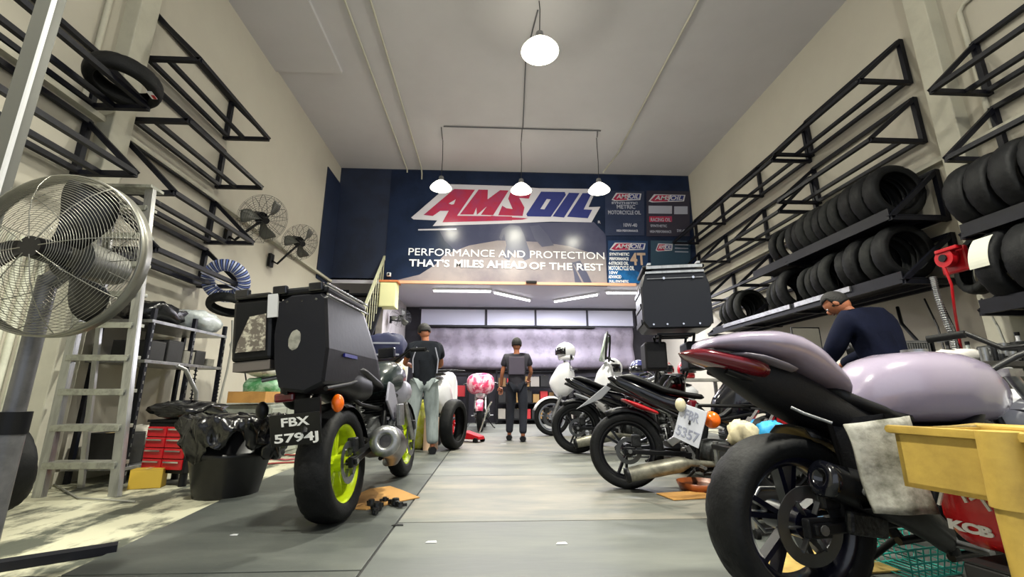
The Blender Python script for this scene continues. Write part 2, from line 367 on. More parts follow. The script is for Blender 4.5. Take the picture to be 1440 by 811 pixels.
for i, (x0, y0, x1, y1, lab) in enumerate(((851, 268, 906, 331, 'upper left product sheet of four with white motorcycle oil wording'), (909, 268, 970, 332, 'upper right product sheet of four with grey and red bands'),
                           (855, 338, 911, 399, 'bright blue product sheet with large 4T below the upper left sheet'), (915, 338, 971, 400, 'teal product sheet partly hidden behind the black top case'))):
    p = thing('product_sheet', lab, 'poster', group='product sheets right of the big logo'); pst.append(p)
    bpoly([(x0, y0), (x1, y0 + .8), (x1, y1), (x0, y1)], 0.016).build('sheet', mat('sheet print %d' % i, ['#27304a', '#2a2738', '#17345c', '#2b4356'][i], 0.3), p)
a, b, c, d = pst
mini_logo(860, 271, 902, 281, a); mini_logo(912, 273, 964, 283, b); mini_logo(857, 341, 908, 351, c); mini_logo(922, 342, 946, 352, d)
sil_m = mat('silver print', '#9d9fae', 0.3)
for s, x0, y, x1, h in (('SYNTHETIC', 860, 286.5, 897, 3), ('METRIC', 867, 293, 893, 5.5), ('MOTORCYCLE OIL', 855, 301, 901, 5.5), ('10W-40', 876, 318.5, 895, 5), ('HIGH PERFORMANCE', 867, 325.5, 897, 3)):
    btext(s, x0, y, x1, y + .4, h, sil_m, 0.003, 0.02, 'lettering', a)
bpoly([(912, 289), (945, 289.5), (945, 300.5), (912, 300)], 0.02).build('band_print', sil_m, b)
bpoly([(948, 290), (967, 290), (967, 301), (948, 301)], 0.02).build('band_print', sil_m, b)
bpoly([(913, 304), (945, 304), (945, 312), (913, 312)], 0.02).build('band_print', MT['crimson print'], b)
for s, x0, y, x1, h in (('RACING OIL', 915, 311, 943, 5), ('SYNTHETIC', 915, 319, 938, 3.5), ('HIGH PERFORMANCE', 914, 327, 944, 3.5), ('5W-40', 952, 326, 964, 4)):
    btext(s, x0, y, x1, y + .3, h, sil_m, 0.002, 0.024, 'lettering', b)
btext('4T', 887, 372, 909, 372, 17, tan_m, 0.012, 0.024, 'lettering', c)
bpoly([(856, 375), (882, 376), (905, 385), (908, 398), (856, 398)], 0.019).build('band_print', blue_m, c)
for s, x0, y, x1, h in (('SYNTHETIC', 857, 359, 885, 4), ('PERFORMANCE', 857, 365.5, 884, 4), ('4-STROKE OIL', 856, 372, 884, 4.5), ('MOTORCYCLE OIL', 856, 379.5, 892, 6), ('10W', 856, 385, 868, 4), ('ADVANCED', 856, 391, 874, 4.5), ('FULL SYNTHETIC', 857, 397, 884, 3.5)):
    btext(s, x0, y, x1, y + .2, h, tw_m, 0.003, 0.024, 'lettering', c)
for k in range(3): bpoly([(949, 343 + k * 5), (968, 343.5 + k * 5), (968, 344.8 + k * 5), (949, 344.4 + k * 5)], 0.02).build('line_print', sil_m, d)
# security camera and vent slot on the banner
sc = thing('security_camera', 'small white camera fixed low on the navy banner left of the wording', 'camera', at(547, 386, Y=YB - 0.05))
MB().box((0, 0, 0), (0.09, 0.06, 0.09)).build('body', white_m, sc, bevel=0.01)
MB().cyl((0, -0.03, 0), (0, -0.05, 0), 0.025).build('lens', gloss_m, sc)
tag(MB().box(at(747, 397, Y=YB - 0.07), (0.24, 0.14, 0.045)).build('vent_slot', black_m), 'small black slot bracket above the opening under the banner', 'bracket')

# ================================================================ lamps
lampglass_m = mat('lit lamp reflector', (1.0, 0.97, 0.80, 1), 0.4, emit=5.0)
bulb_m = mat('lit bulb', (1.0, 0.98, 0.9, 1), 0.4, emit=40)
def highbay(loc, r, power, label, color, zc=ZC):
    o = thing('pendant_lamp', label, 'lamp', loc, group='pendant lamps under the ceiling')
    h = r * 0.75
    MB().lathe([(r, 0), (r * 0.99, 0.012), (r * 0.84, h * .35), (r * 0.55, h * .75), (r * 0.3, h), (r * 0.28, h - .01), (r * 0.52, h * .73), (r * 0.81, h * .33), (r * 0.96, 0.0)], n=36, closed=True).build('shade', lampglass_m, o)
    MB().cyl((0, 0, h), (0, 0, h + r * .45), r * .28, r * .2, 16).build('ballast', galv_m, o)
    MB().ell((0, 0, h * .45), (r * .28, r * .28, r * .36)).build('bulb', bulb_m, o)
    MB().tube([(0, 0, h + r * .45), (0.01, 0, h + .5), (0, 0, zc - loc[2])], 0.007, 6).build('cord', blackcable_m, o)
    l = bpy.data.lights.new('reflector_beam', 'SPOT'); l.energy = power; l.color = color; l.shadow_soft_size = 0.12; l.spot_size = math.radians(134); l.spot_blend = 0.75
    lo = bpy.data.objects.new('reflector_beam', l); COL.objects.link(lo); lo.location = (0, 0, -0.03); lo.parent = o
    l = bpy.data.lights.new('side_spill', 'POINT'); l.energy = power * .14; l.color = color; l.shadow_soft_size = 0.15
    lo = bpy.data.objects.new('side_spill', l); COL.objects.link(lo); lo.location = (0, 0, -0.05); lo.parent = o
    return o
WC = (1.0, 0.975, 0.84)
highbay((0.603, 4.92, 5.14), 0.25, LAMP_W, 'large bright pendant lamp hanging nearest, high above the middle of the shop', WC)
highbay((-1.07, 8.4, 4.86), 0.22, SMALL_W, 'left one of the three pendant lamps in front of the banner', WC)
highbay((0.588, 8.4, 4.84), 0.22, SMALL_W, 'middle one of the three pendant lamps in front of the banner', WC)
highbay((2.16, 8.16, 4.76), 0.22, SMALL_W, 'right one of the three pendant lamps in front of the banner', WC)
highbay((-1.5, 0.9, 5.1), 0.25, LAMP_W, 'added unseen pendant lamp over the shop front, left', WC)  # out of view, added to light the near part of the shop
highbay((2.6, 0.7, 5.1), 0.25, LAMP_W, 'added unseen pendant lamp over the shop front, right', WC)  # second added lamp, likewise out of view
# conduits on the ceiling
def pipe(pts, r, label, m=None): return tag(MB().tube(pts, r, 8).build('conduit', m or trim_m), label, 'pipe', 'ceiling conduits')
pipe([(-2.04, -1, ZC - .03), (-2.04, 9.62, ZC - .03), (-2.04, 9.65, ZC - .1)], .016, 'left of the two pale conduits running along the ceiling to the banner')
pipe([(-1.69, -1, ZC - .03), (-1.69, 9.5, ZC - .03), (-1.69, 9.64, ZC - .12), (-1.69, 9.65, 5.7)], .016, 'second pale conduit from the left along the ceiling')
pipe([(2.76, -1, ZC - .03), (2.76, 8.7, ZC - .03), (2.3, 8.3, 5.25)], .016, 'single pale conduit on the right side of the ceiling running to the right lamp')
pipe([(-1.0, 7.87, ZC - .02), (2.18, 7.87, ZC - .02)], .012, 'thin dark crosswise conduit feeding the three pendant lamps', mat('dark conduit', '#55565a', .5))
pipe([(0.588, 7.84, ZC - .02), (0.5, 5.9, ZC - .02), (0.6, 5.05, ZC - .02)], .010, 'thin dark conduit between the large lamp and the crosswise conduit', MT['dark conduit'])
for x, y in ((-1.07, 8.4), (.588, 8.4), (2.16, 8.16)):
    tag(MB().tube([(x, y - .06, ZC - .02), (x * .98, 7.9, ZC - .02)], .008, 6).build('cable', blackcable_m), 'short cable on the ceiling above the %s pendant lamp' % ('left' if x < 0 else 'middle' if x < 1 else 'right'), 'cable')
# fluorescent tubes under the mezzanine
tube_m = mat('lit fluorescent tube', (1, 1, 1, 1), 0.4, emit=9)
def tube_lamp(p, q, label):
    p, q = Vector(p), Vector(q); c = (p + q) / 2; d = q - p; a = math.atan2(d.y, d.x)
    o = thing('tube_lamp', label, 'lamp', c, a, 'tube lamps under the mezzanine'); l = d.length
    MB().box((0, 0, 0.03), (l, 0.09, 0.04)).build('housing', white_m, o)
    MB().cyl((-l / 2 + .03, 0, -0.01), (l / 2 - .03, 0, -0.01), 0.02, n=10).build('tube', tube_m, o)
    ld = bpy.data.lights.new('tube_light', 'AREA'); ld.shape = 'RECTANGLE'; ld.size = l; ld.size_y = 0.08; ld.energy = TUBE_W; ld.color = (0.93, 0.92, 1.0)
    lo = bpy.data.objects.new('tube_light', ld); COL.objects.link(lo); lo.location = (0, 0, -0.04); lo.parent = o
tube_lamp((-1.38, 10.1, 3.09), (0.0, 10.08, 3.09), 'tube lamp parallel to the banner edge, left under the mezzanine')
tube_lamp((0.05, 10.2, 3.09), (1.0, 11.1, 3.09), 'slanted tube lamp left of the middle under the mezzanine')
tube_lamp((1.62, 11.2, 3.09), (2.58, 10.3, 3.09), 'slanted tube lamp right of the middle under the mezzanine')
tube_lamp((2.7, 10.1, 3.09), (3.96, 10.08, 3.09), 'tube lamp parallel to the banner edge, right under the mezzanine')
# ================================================================ steel wall racks
def rack(label, side, posts, zt, zb, L, tray=False, group=None, tray_l=None):
    """side +1 right wall, -1 left wall; triangular brackets at the given y, rails between"""
    X = (XR - 0.035) if side > 0 else (XL + 0.035); s = -side
    o = thing('wall_rack', label, 'rack', (X, posts[0], zb), group=group)
    h = zt - zb; w = 0.05
    for y in posts:
        d = y - posts[0]
        MB().bar((0, d, 0), (0, d, h), w).build('post', steel_m, o)
        MB().bar((s * 0.02, d, 0.02), (s * L, d, 0.02), w * .9).build('arm', steel_m, o)
        MB().bar((0, d, h - 0.02), (s * L, d, 0.03), w * .9).build('brace', steel_m, o)
    D = posts[-1] - posts[0]
    for nm, x, z in (('top_rail', s * .01, h - .02), ('wall_rail', s * .03, .03), ('middle_rail', s * L * .42, .02), ('front_rail', s * (L - .01), .03)):
        MB().bar((x, 0, z), (x, D, z), w * .85).build(nm, steel_m, o)
    if tray:
        a, b = tray_l or (0, D)
        MB().box((s * L * .5, (a + b) / 2, 0.062), (L * .98, b - a, 0.012)).box((s * L, (a + b) / 2, 0.075), (0.012, b - a, 0.11)).build('tray', steel_m, o)
    return o
def zz(z): return 0.72 + (z - 0.72) * 1.2       # 1 : 1.2 survey heights to metres
RG = 'triangular bracket racks along the right wall'; LG = 'triangular bracket racks along the left wall'
rack('topmost rack on the right wall beyond the pillar, empty', 1, [4.15, 5.73], zz(4.11), zz(3.61), .6, group=RG)
rack('second rack from the top on the right wall beyond the pillar, empty', 1, [4.15, 5.75], zz(3.46), zz(2.98), .62, group=RG)
rack('topmost long rack on the far right wall, reaching the banner', 1, [5.80, 7.0, 8.3, 9.5], zz(4.06), zz(3.56), .58, group=RG)
rack('second long rack from the top on the far right wall, reaching the banner', 1, [5.82, 7.0, 8.3, 9.5], zz(3.38), zz(2.88), .58, group=RG)
rack('upper tyre rack on the right wall with a deep black tray', 1, [4.11, 5.75, 7.0, 8.2, 9.3], zz(2.69), zz(2.20), .62, True, RG, (0, 2.45))
rack('lower tyre rack on the right wall with tray and pale front lip', 1, [4.11, 5.75, 7.0, 8.2], zz(2.09), zz(1.63), .62, True, RG, (0, 3.9))
rack('topmost rack on the near right wall, empty, before the pillar', 1, [2.1, 3.47], zz(3.56), zz(3.06), .58, group=RG)
rack('second rack from the top on the near right wall, before the pillar', 1, [2.1, 3.47], zz(2.95), zz(2.46), .6, group=RG)
rack('upper tyre rack on the near right wall, before the pillar', 1, [2.1, 3.50], zz(2.25), zz(1.84), .6, True, RG)
rack('lower tyre rack on the near right wall, before the pillar', 1, [2.1, 3.50], zz(1.65), zz(1.27), .6, True, RG)
tag(MB().bar((4.128, 4.75, zz(1.63) + .10), (4.128, 5.7, zz(1.63) + .10), .025, .06).bar((4.128, 5.8, zz(1.63) + .10), (4.128, 7.6, zz(1.63) + .10), .025, .06).build('lip_strip', galv_m), kind='stuff')
C_ = [o for o in bpy.data.objects if o.name == 'lip_strip'][0]; tag(C_, 'pale metal strip along the front lip of the lower tyre rack', 'strip')
rack('topmost rack on the left wall beyond the pillar, empty', -1, [3.99, 5.42], zz(3.98), zz(3.48), .56, group=LG)
rack('second rack from the top on the left wall beyond the pillar', -1, [3.99, 5.42], zz(3.35), zz(2.89), .56, group=LG)
rack('third rack from the top on the left wall, its far end under the wall fan', -1, [3.99, 5.40], zz(2.75), zz(2.25), .56, group=LG)
rack('lowest rack on the left wall with the wrapped tyre at its far end', -1, [3.99, 5.40], zz(2.20), zz(1.78), .5, group=LG)
rack('topmost rack on the near left wall, before the pillar, carrying one tyre', -1, [2.1, 3.58], zz(3.22), zz(2.77), .5, group=LG)
rack('second rack on the near left wall, before the pillar', -1, [2.1, 3.60], zz(2.68), zz(2.24), .5, group=LG)

# ================================================================ loose tyres
def tyre_mesh(name, R, w, rr, m, tread=True, n=60):
    h = R - rr
    prof = [(rr, -w * .40), (rr + h * .12, -w * .44), (rr + h * .45, -w * .5), (rr + h * .78, -w * .46), (rr + h * .92, -w * .33), (R * .995, -w * .17), (R, 0),
            (R * .995, w * .17), (rr + h * .92, w * .33), (rr + h * .78, w * .46), (rr + h * .45, w * .5), (rr + h * .12, w * .44), (rr, w * .40),
            (rr + h * .08, w * .36), (rr + h * .45, w * .42), (rr + h * .8, w * .3), (rr + h * .84, 0), (rr + h * .8, -w * .3), (rr + h * .45, -w * .42), (rr + h * .08, -w * .36)]
    def fn(i, j, r, z):
        if tread and 4 <= j <= 8 and (i + 2 * abs(j - 6)) % 5 == 0: r -= 0.008
        if tread and j in (3, 9) and (i + 6) % 5 == 0: r -= 0.006
        return r, z
    return MB().lathe(prof, (0, 0, 0), (0, 1, 0), n, closed=True, fn=fn).mesh(name, m)
TM = [tyre_mesh('tyre', .315, .17, .215, rubber_m), tyre_mesh('tyre', .30, .14, .215, oldrub_m), tyre_mesh('tyre', .285, .12, .21, rubber_m), tyre_mesh('tyre', .27, .10, .205, oldrub_m)]
band_m = mat('pale tyre label', '#c9cabd', 0.6)
def tyre(k, x, y, zbase, yaw=0.0, lean=0.0, label='', group=None, s=1.0):
    o = bpy.data.objects.new('tyre', TM[k]); COL.objects.link(o); R = [.315, .30, .285, .27][k] * s
    o.location = (x, y, zbase + R * abs(math.cos(lean)) + 0.06 * abs(math.sin(lean))); o.rotation_euler = (lean, random.uniform(-3, 3) * 0 + 0, yaw); o.scale = (s,) * 3
    return tag(o, label, 'tyre', group)
ordn = ['nearest', 'second', 'third', 'fourth', 'fifth', 'sixth', 'seventh', 'eighth', 'ninth', 'tenth', 'eleventh', 'twelfth', 'thirteenth', 'fourteenth']
def o_(i): return ordn[i] + ('' if i == 0 else ' nearest')
zu, zl = zz(2.20) + .068, zz(1.63) + .068
G1 = 'tyres on the upper rack of the right wall beyond the pillar'
ys = [4.26, 4.44, 4.62, 4.80, 4.96, 5.10, 5.24, 5.38, 5.52, 5.64, 5.88, 6.03]
for i, y in enumerate(ys):
    k = [0, 0, 0, 1, 1, 2, 1, 1, 2, 2, 3, 2][i]
    tyre(k, 4.40 - 0.01 * (i % 2), y, zu, random.uniform(-.06, .06), 0, '%s tyre from the pillar on the upper right rack' % o_(i), G1)
G2 = 'tyres on the lower rack of the right wall beyond the pillar'
ys = [(0, 4.28, 0, 0), (1, 4.47, 0, 0), (0, 4.68, 0, 0), (2, 4.92, .3, -.15), (1, 5.11, 0, 0), (2, 5.27, 0, 0), (3, 5.41, 0, 0), (3, 5.56, 0, 0), (0, 5.92, 0, 0), (2, 6.1, 0, 0), (3, 6.24, 0, 0)]
for i, (k, y, yw, ln) in enumerate(ys):
    tyre(k, 4.38, y, zl, yw, ln, '%s tyre from the pillar on the lower right rack' % o_(i) + (', turned askew' if yw > .25 else ''), G2)
for i, (k, y) in enumerate([(1, 7.16), (0, 7.34), (2, 7.52), (3, 7.66)]):
    tyre(k, 4.40, y, zl, .1 - .1 * i, 0, '%s tyre of the far cluster behind the black top case' % o_(i), 'far cluster of tyres on the lower right rack')
zu2, zl2 = zz(1.84) + .068, zz(1.27) + .068
for i, (k, y, s) in enumerate([(0, 3.42, 1), (0, 3.24, 1), (0, 3.04, 1.02), (0, 2.82, 1.04), (1, 2.6, 1)]):
    tyre(k, 4.36, y, zu2, 0, 0, '%s tyre from the pillar on the upper rack at the right picture edge' % o_(i), 'tyres on the upper rack at the right picture edge', s)
for i, (k, y, s) in enumerate([(0, 3.30, 1.02), (0, 3.08, 1.02), (0, 2.86, 1.02), (0, 2.64, 1)]):
    t_ = tyre(k, 4.34, y, zl2, 0, 0, '%s tyre from the pillar, lower rack, right picture edge' % o_(i) + (', with pale paper band' if i == 0 else ''), 'tyres on the lower rack at the right picture edge', s)
    if i == 0:
        a = [math.radians(x) for x in range(150, 205, 5)]
        P = [(math.cos(b) * .326, -w, math.sin(b) * .326) for b in a for w in (-.075, .075)]
        MB().add(P, [(2 * j, 2 * j + 1, 2 * j + 3, 2 * j + 2) for j in range(len(a) - 1)]).build('paper_band', band_m, t_).rotation_euler = (0, 0, 0)
        # the band wraps the tread near its top left
        t_.children[0].rotation_euler = (0, math.radians(15), 0)
tyre(1, 4.46, 3.66, zl2 + .15, 1.2, .2, 'dark tyre leaning behind the red hose reel on the pillar', 'tyres on the lower rack at the right picture edge', .95)
t_ = tyre(0, -3.14, 3.38, zz(2.77) + .03, 0.1, 1.42, 'single dark tyre on the topmost near left rack with a small red and white sticker', None, .85)
MB().box((0.24, -0.088, -0.06), (0.05, 0.006, 0.10)).build('sticker', white_m, t_)
MB().box((0.25, -0.092, -0.08), (0.03, 0.004, 0.05)).build('sticker_patch', red_m, t_)
# blue and white wrapped tyre at the far end of the lowest left rack
wt = thing('wrapped_tyre', 'tyre wrapped in spiral blue and white film at the end of the lowest left rack', 'tyre', (-3.2, 5.3, 2.06), rot=(math.radians(25), 0, math.radians(12)), scale=.84)
MB().lathe([(.23 + .085 * math.cos(a), .075 * math.sin(a)) for a in [2 * math.pi * i / 12 for i in range(12)]], (0, 0, 0), (0, 1, 0), 48, closed=True).build('carcass', rubber_m, wt)
for nm, off, m in (('blue_wrap', 0, mat('blue wrapping film', '#5d6fb0', .3, coat=.4)), ('white_wrap', .5, mat('white wrapping film', '#c3c8dc', .3, coat=.4))):
    mb = MB()
    for i in range(0, 26):
        a = 2 * math.pi * (i + off) / 26; b = a + 2 * math.pi / 26 * .33; V = []
        for j in range(13):
            c = 2 * math.pi * j / 12
            for q in (a + .06 * math.sin(c), b + .06 * math.sin(c)):
                r = .23 + .089 * math.cos(c); V.append((math.cos(q) * r, .079 * math.sin(c), math.sin(q) * r))
        mb.add(V, [(2 * j, 2 * j + 1, 2 * j + 3, 2 * j + 2) for j in range(12)], True)
    mb.build(nm, m, wt)
tyre(1, -3.22, 5.46, 1.66, .2, 1.25, 'dark tyre lying under the blue and white wrapped tyre on the left', None, .8)
tag(MB().box((-3.1, 5.18, 1.98), (.7, .05, .012), Matrix.Rotation(math.radians(25), 3, 'Y')).build('tape_strip', mat('lilac strap', '#aeb0c8', .4)), 'pale strap across the wrapped tyre on the left', 'strap')
tyre(0, at(0, 650, Y=3.1).x, 3.1, 0.0, -.35, .12, 'tyre standing on the floor at the left picture edge beside the ladder', None, .85)
# ================================================================ motorcycles: local x forward, y left, z up, origin at the rear tyre contact
def wheel_part(root, c, R, w, rr, rim, tyre_m, spokes=5, double=True, disc=None, disc_r=.13, sprocket=False, tread=True, hubw=.16):
    h = R - rr; mb = MB()
    mb.lathe([(rr * .93, -w * .36), (rr * 1.03, -w * .42), (rr * 1.0, -w * .38), (rr * .9, -w * .22), (rr * .88, 0), (rr * .9, w * .22), (rr * 1.0, w * .38), (rr * 1.03, w * .42), (rr * .93, w * .36),
              (rr * .84, w * .22), (rr * .83, -w * .22)], c, (0, 1, 0), 48, closed=True)
    mb.cyl((c[0], -hubw / 2, c[2]), (c[0], hubw / 2, c[2]), rr * .22, n=20)
    for i in range(spokes):
        for d in ((-.13, .13) if double else (0,)):
            a = 2 * math.pi * i / spokes + .3; b = a + d * 1.3; a2 = a + d * .5
            p = Vector((c[0] + math.cos(a2) * rr * .18, 0, c[2] + math.sin(a2) * rr * .18)); q = Vector((c[0] + math.cos(b) * rr * .87, 0, c[2] + math.sin(b) * rr * .87))
            mb.bar(p, q, .018 if double else .028, .04, up=(0, 1, 0))
    o = mb.build('wheel', rim, root)
    prof = [(rr * .97, -w * .40), (rr + h * .12, -w * .44), (rr + h * .45, -w * .5), (rr + h * .78, -w * .46), (rr + h * .92, -w * .33), (R * .995, -w * .17), (R, 0),
            (R * .995, w * .17), (rr + h * .92, w * .33), (rr + h * .78, w * .46), (rr + h * .45, w * .5), (rr + h * .12, w * .44), (rr * .97, w * .40), (rr + h * .1, 0)]
    def fn(i, j, r, z):
        if tread and 3 <= j <= 9 and (i + 2 * (abs(j - 6))) % 6 == 0: r -= 0.007
        return r, z
    MB().lathe(prof, c, (0, 1, 0), 84, closed=True, fn=fn).build('tyre', tyre_m, o)
    for side in (disc or ()):
        y = side * (hubw / 2 + .012); db = MB()
        db.lathe([(disc_r, -.002), (disc_r, .002), (disc_r * .68, .002), (disc_r * .68, -.002)], (c[0], y, c[2]), (0, 1, 0), 40, closed=True, smooth=False)
        for i in range(6):
            a = i * math.pi / 3; db.bar((c[0] + math.cos(a) * .04, y, c[2] + math.sin(a) * .04), (c[0] + math.cos(a) * disc_r * .72, y, c[2] + math.sin(a) * disc_r * .72), .004, .02, up=(0, 1, 0))
        db.build('brake_disc', mat('brake disc steel', '#6d6f72', .3, .9), o)
        cb = MB().box((c[0] + disc_r * .6, y, c[2] + disc_r * .75), (.07, .05, .09)); cb.build('brake_caliper', darkeng_m, o, bevel=.01)
    return o
def engine_parts(root, x, z, k=1.0, m=None, cover=None, tilt=0.35):
    m = m or engine_m; e = MB()
    hull(e, [(x - .24 * k, z + .10 * k), (x - .1 * k, z + .14 * k), (x + .1 * k, z + .13 * k), (x + .22 * k, z + .05 * k)], [(x - .24 * k, z - .08 * k), (x, z - .15 * k), (x + .22 * k, z - .08 * k)], [(x - .24 * k, .10 * k), (x, .13 * k), (x + .22 * k, .10 * k)], 14, 10)
    o = e.build('engine', m, root)
    d = Vector((math.sin(tilt), 0, math.cos(tilt))); c0 = Vector((x + .08 * k, 0, z + .10 * k)); R = Matrix.Rotation(tilt, 3, 'Y')
    f = MB()
    for i in range(9): f.box(c0 + d * (.018 * i + .02) * k, (.19 * k, .24 * k, .008 * k), R)
    f.box(c0 + d * .10 * k, (.15 * k, .20 * k, .2 * k), R)
    f.build('cylinder', m, o); MB().box(c0 + d * .22 * k, (.20 * k, .24 * k, .08 * k), R).build('cylinder_head', m, o, bevel=.012)
    for s in (-1, 1):
        MB().cyl((x - .03 * k, s * .12 * k, z), (x - .03 * k, s * .165 * k, z), .105 * k, .095 * k, 24).build('engine_cover', cover or m, o, bevel=.006)
        b = MB()
        for i in range(7):
            a = i * 2 * math.pi / 7; b.cyl((x - .03 * k + math.cos(a) * .088 * k, s * .165 * k, z + math.sin(a) * .088 * k), (x - .03 * k + math.cos(a) * .088 * k, s * .172 * k, z + math.sin(a) * .088 * k), .007, n=6)
        tag(b.build('bolts', galv_m, o), kind='stuff')
        MB().cyl((x + .12 * k, s * .10 * k, z - .02 * k), (x + .12 * k, s * .145 * k, z - .02 * k), .055 * k, n=18).build('engine_cover', cover or m, o)
    MB().tube([(x + .15 * k, .05, z + .28 * k), (x + .30 * k, .04, z + .22 * k), (x + .28 * k, 0, z - .08 * k), (x + .1 * k, -.04, z - .18 * k)], .02 * k, 10).build('header_pipe', mat('heat stained steel', '#8a6f52', .3, .9, var=.6, vscale=6, color2='#4d4a4c'), o)
    return o
def moto(name, label, loc, heading, cfg, lean=0.0, scale=1.0, group=None, cat='motorcycle'):
    g = cfg.get; R, wb = g('R', .31), g('wb', 1.38)
    root = thing(name, label, cat, loc, group=group, rot=(lean, 0, heading), scale=scale)
    P = lambda k, d: g(k, d)
    frm = g('frame_m', black_m)
    rw = wheel_part(root, (0, 0, R), R, g('rw', .17), g('rr', R * .70), g('rim', black_m), rubber_m, g('spokes', 5), g('double', True), g('disc', (-1,)), g('disc_r', .11), tread=g('tread', True))
    if g('front', True):
        fw = wheel_part(root, (wb, 0, R), R, g('fw', .12), g('rr', R * .70), g('rim', black_m), rubber_m, g('spokes', 5), g('double', True), g('fdisc', (-1, 1)), .15, tread=g('tread', True))
    # swingarm and chain guard
    px_, pz_ = g('pivot', (.50, R + .06))
    mb = MB()
    for s in (-1, 1):
        mb.bar((-.03, s * .115, R), (px_, s * .10, pz_), .035, .065, up=(0, 1, 0))
        mb.box((0, s * .118, R), (.09, .03, .06))
    mb.box((.36, 0, R + .04), (.07, .22, .05)); mb.build('swingarm', g('arm_m', black_m), root, bevel=.006)
    MB().cyl((0, -.15, R), (0, .15, R), .016, n=10).build('axle', galv_m, root)
    MB().tube([(-.07, .13, R), (0, .13, R + .075), (px_ - .03, .115, pz_ + .05), (px_ + .03, .115, pz_), (px_ - .03, .115, pz_ - .05), (0, .13, R - .075)], .008, 6, closed=True).build('chain', galv_m, root)
    # frame
    ex, ez = g('engine', (.68, .36)); hx, hz = g('head', (wb - .42, .86))
    mb = MB()
    for s in (-1, 1):
        mb.tube([(hx, s * .03, hz), (hx - .25, s * .14, hz - .16), (px_ + .05, s * .13, pz_ + .22), (px_, s * .12, pz_ - .02), (px_ + .05, s * .10, pz_ - .12)], .022, 8)
        mb.tube([(px_ + .05, s * .12, pz_ + .20), (.2, s * .09, g('tail_z', .70) - .05), g('tail_end', (-.15, s * .05, .78)) if not g('tail_end') else (g('tail_end')[0], s * .05, g('tail_end')[2])], .014, 8)
        mb.tube([(hx, s * .03, hz - .1), (ex + .26, s * .1, ez + .1), (ex + .2, s * .1, ez - .12), (px_ + .05, s * .09, pz_ - .14)], .016, 8)
    mb.build('frame', frm, root)
    if g('has_engine', True): engine_parts(root, ex, ez, g('ek', 1.0), g('engine_m'), g('cover_m'), g('etilt', .35))
    # shock
    mb = MB().tube([(px_ - .02 + .0 * i, .0, pz_ + .02 + .0 * i) for i in (0, 1)] and [(px_ - .05, 0, pz_), (px_ - .14, 0, pz_ + .30)], .02, 8)
    for i in range(8): mb.lathe([(.034, -.004), (.040, 0), (.034, .004), (.030, 0)], Vector((px_ - .06, 0, pz_ + .04)).lerp(Vector((px_ - .13, 0, pz_ + .27)), i / 7), (-.09, 0, .3), 14, closed=True)
    mb.build('shock_absorber', g('shock_m', galv_m), root)
    # fork, fender, handlebar, headlight
    if g('front', True):
        fk = MB(); tx, tz = hx + .02, hz + .03
        for s in (-1, 1):
            fk.cyl((wb, s * .10, R), (wb - (wb - tx) * .55, s * .10, R + (tz - R) * .55), .028, n=12); fk.cyl((wb - (wb - tx) * .5, s * .10, R + (tz - R) * .5), (tx, s * .10, tz), .021, n=12)
        fk.box((tx + .01, 0, tz - .01), (.07, .25, .03)).box((tx + .06, 0, tz - .17), (.07, .25, .035)); fk.build('fork', g('fork_m', galv_m), root)
        A = arc(math.radians(20), math.radians(160), 10); V = []
        for a in A:
            for y, rr_ in ((-.075, R + .008), (-.05, R + .03), (0, R + .04), (.05, R + .03), (.075, R + .008)): V.append((wb + math.cos(a) * rr_, y, R + math.sin(a) * rr_))
        fe = MB().add(V, [(5 * i + j, 5 * i + j + 1, 5 * i + j + 6, 5 * i + j + 5) for i in range(9) for j in range(4)], True).build('front_fender', g('fender_m', black_m), root)
        so = fe.modifiers.new('s', 'SOLIDIFY'); so.thickness = .004
    if g('bars', True):
        bx, bz = g('bar', (hx - .03, hz + .16)); bw = g('bar_w', .36)
        hb = MB().tube([(bx - .10, -bw, bz - .02), (bx - .02, -bw * .6, bz), (bx + .04, -.07, bz - .08), (bx + .04, .07, bz - .08), (bx - .02, bw * .6, bz), (bx - .10, bw, bz - .02)], .012, 8).build('handlebar', g('bar_m', black_m), root)
        for s in (-1, 1):
            MB().cyl((bx - .10, s * bw, bz - .02), (bx - .05, s * (bw - .13), bz - .008), .018, n=10).build('grip', rubber_m, hb)
            MB().tube([(bx - .02, s * (bw - .10), bz - .01), (bx + .01, s * (bw - .05), bz - .015), (bx - .03, s * (bw + .01), bz - .03)], .006, 6).build('lever', g('lever_m', galv_m), hb)
            if g('mirrors', True):
                mi = MB().tube([(bx, s * bw * .55, bz), (bx + .01, s * bw * .7, bz + .12), (bx, s * bw * .86, bz + .17)], .006, 6); mi.ell((bx, s * bw * .95, bz + .19), (.02, .07, .045), 12, 7); mi.build('mirror', black_m, root)
        if g('dash', True): MB().box((bx + .06, 0, bz + .0), (.04, .15, .09)).build('dashboard', gloss_m, root, bevel=.01)
    if g('headlight', True) and g('front', True):
        x, z = g('lamp', (hx + .14, hz - .06))
        hl = MB(); hull(hl, [(x - .10, z + .09), (x, z + .11), (x + .07, z + .05)], [(x - .10, z - .06), (x, z - .10), (x + .07, z - .05)], [(x - .10, .07), (x, .11), (x + .07, .07)], 14, 8); h_ = hl.build('headlight', g('lamp_m', black_m), root)
        MB().ell((x + .065, 0, z - .01), (.015, .06, .045), 14, 7).build('lens', glass_m, h_)
    # bodywork from outlines
    for nm, top, bot, wid, m in g('hulls', ()):
        mb = MB(); hull(mb, top, bot, wid, 18, 22, g('e', .72)); mb.build(nm, m, root)
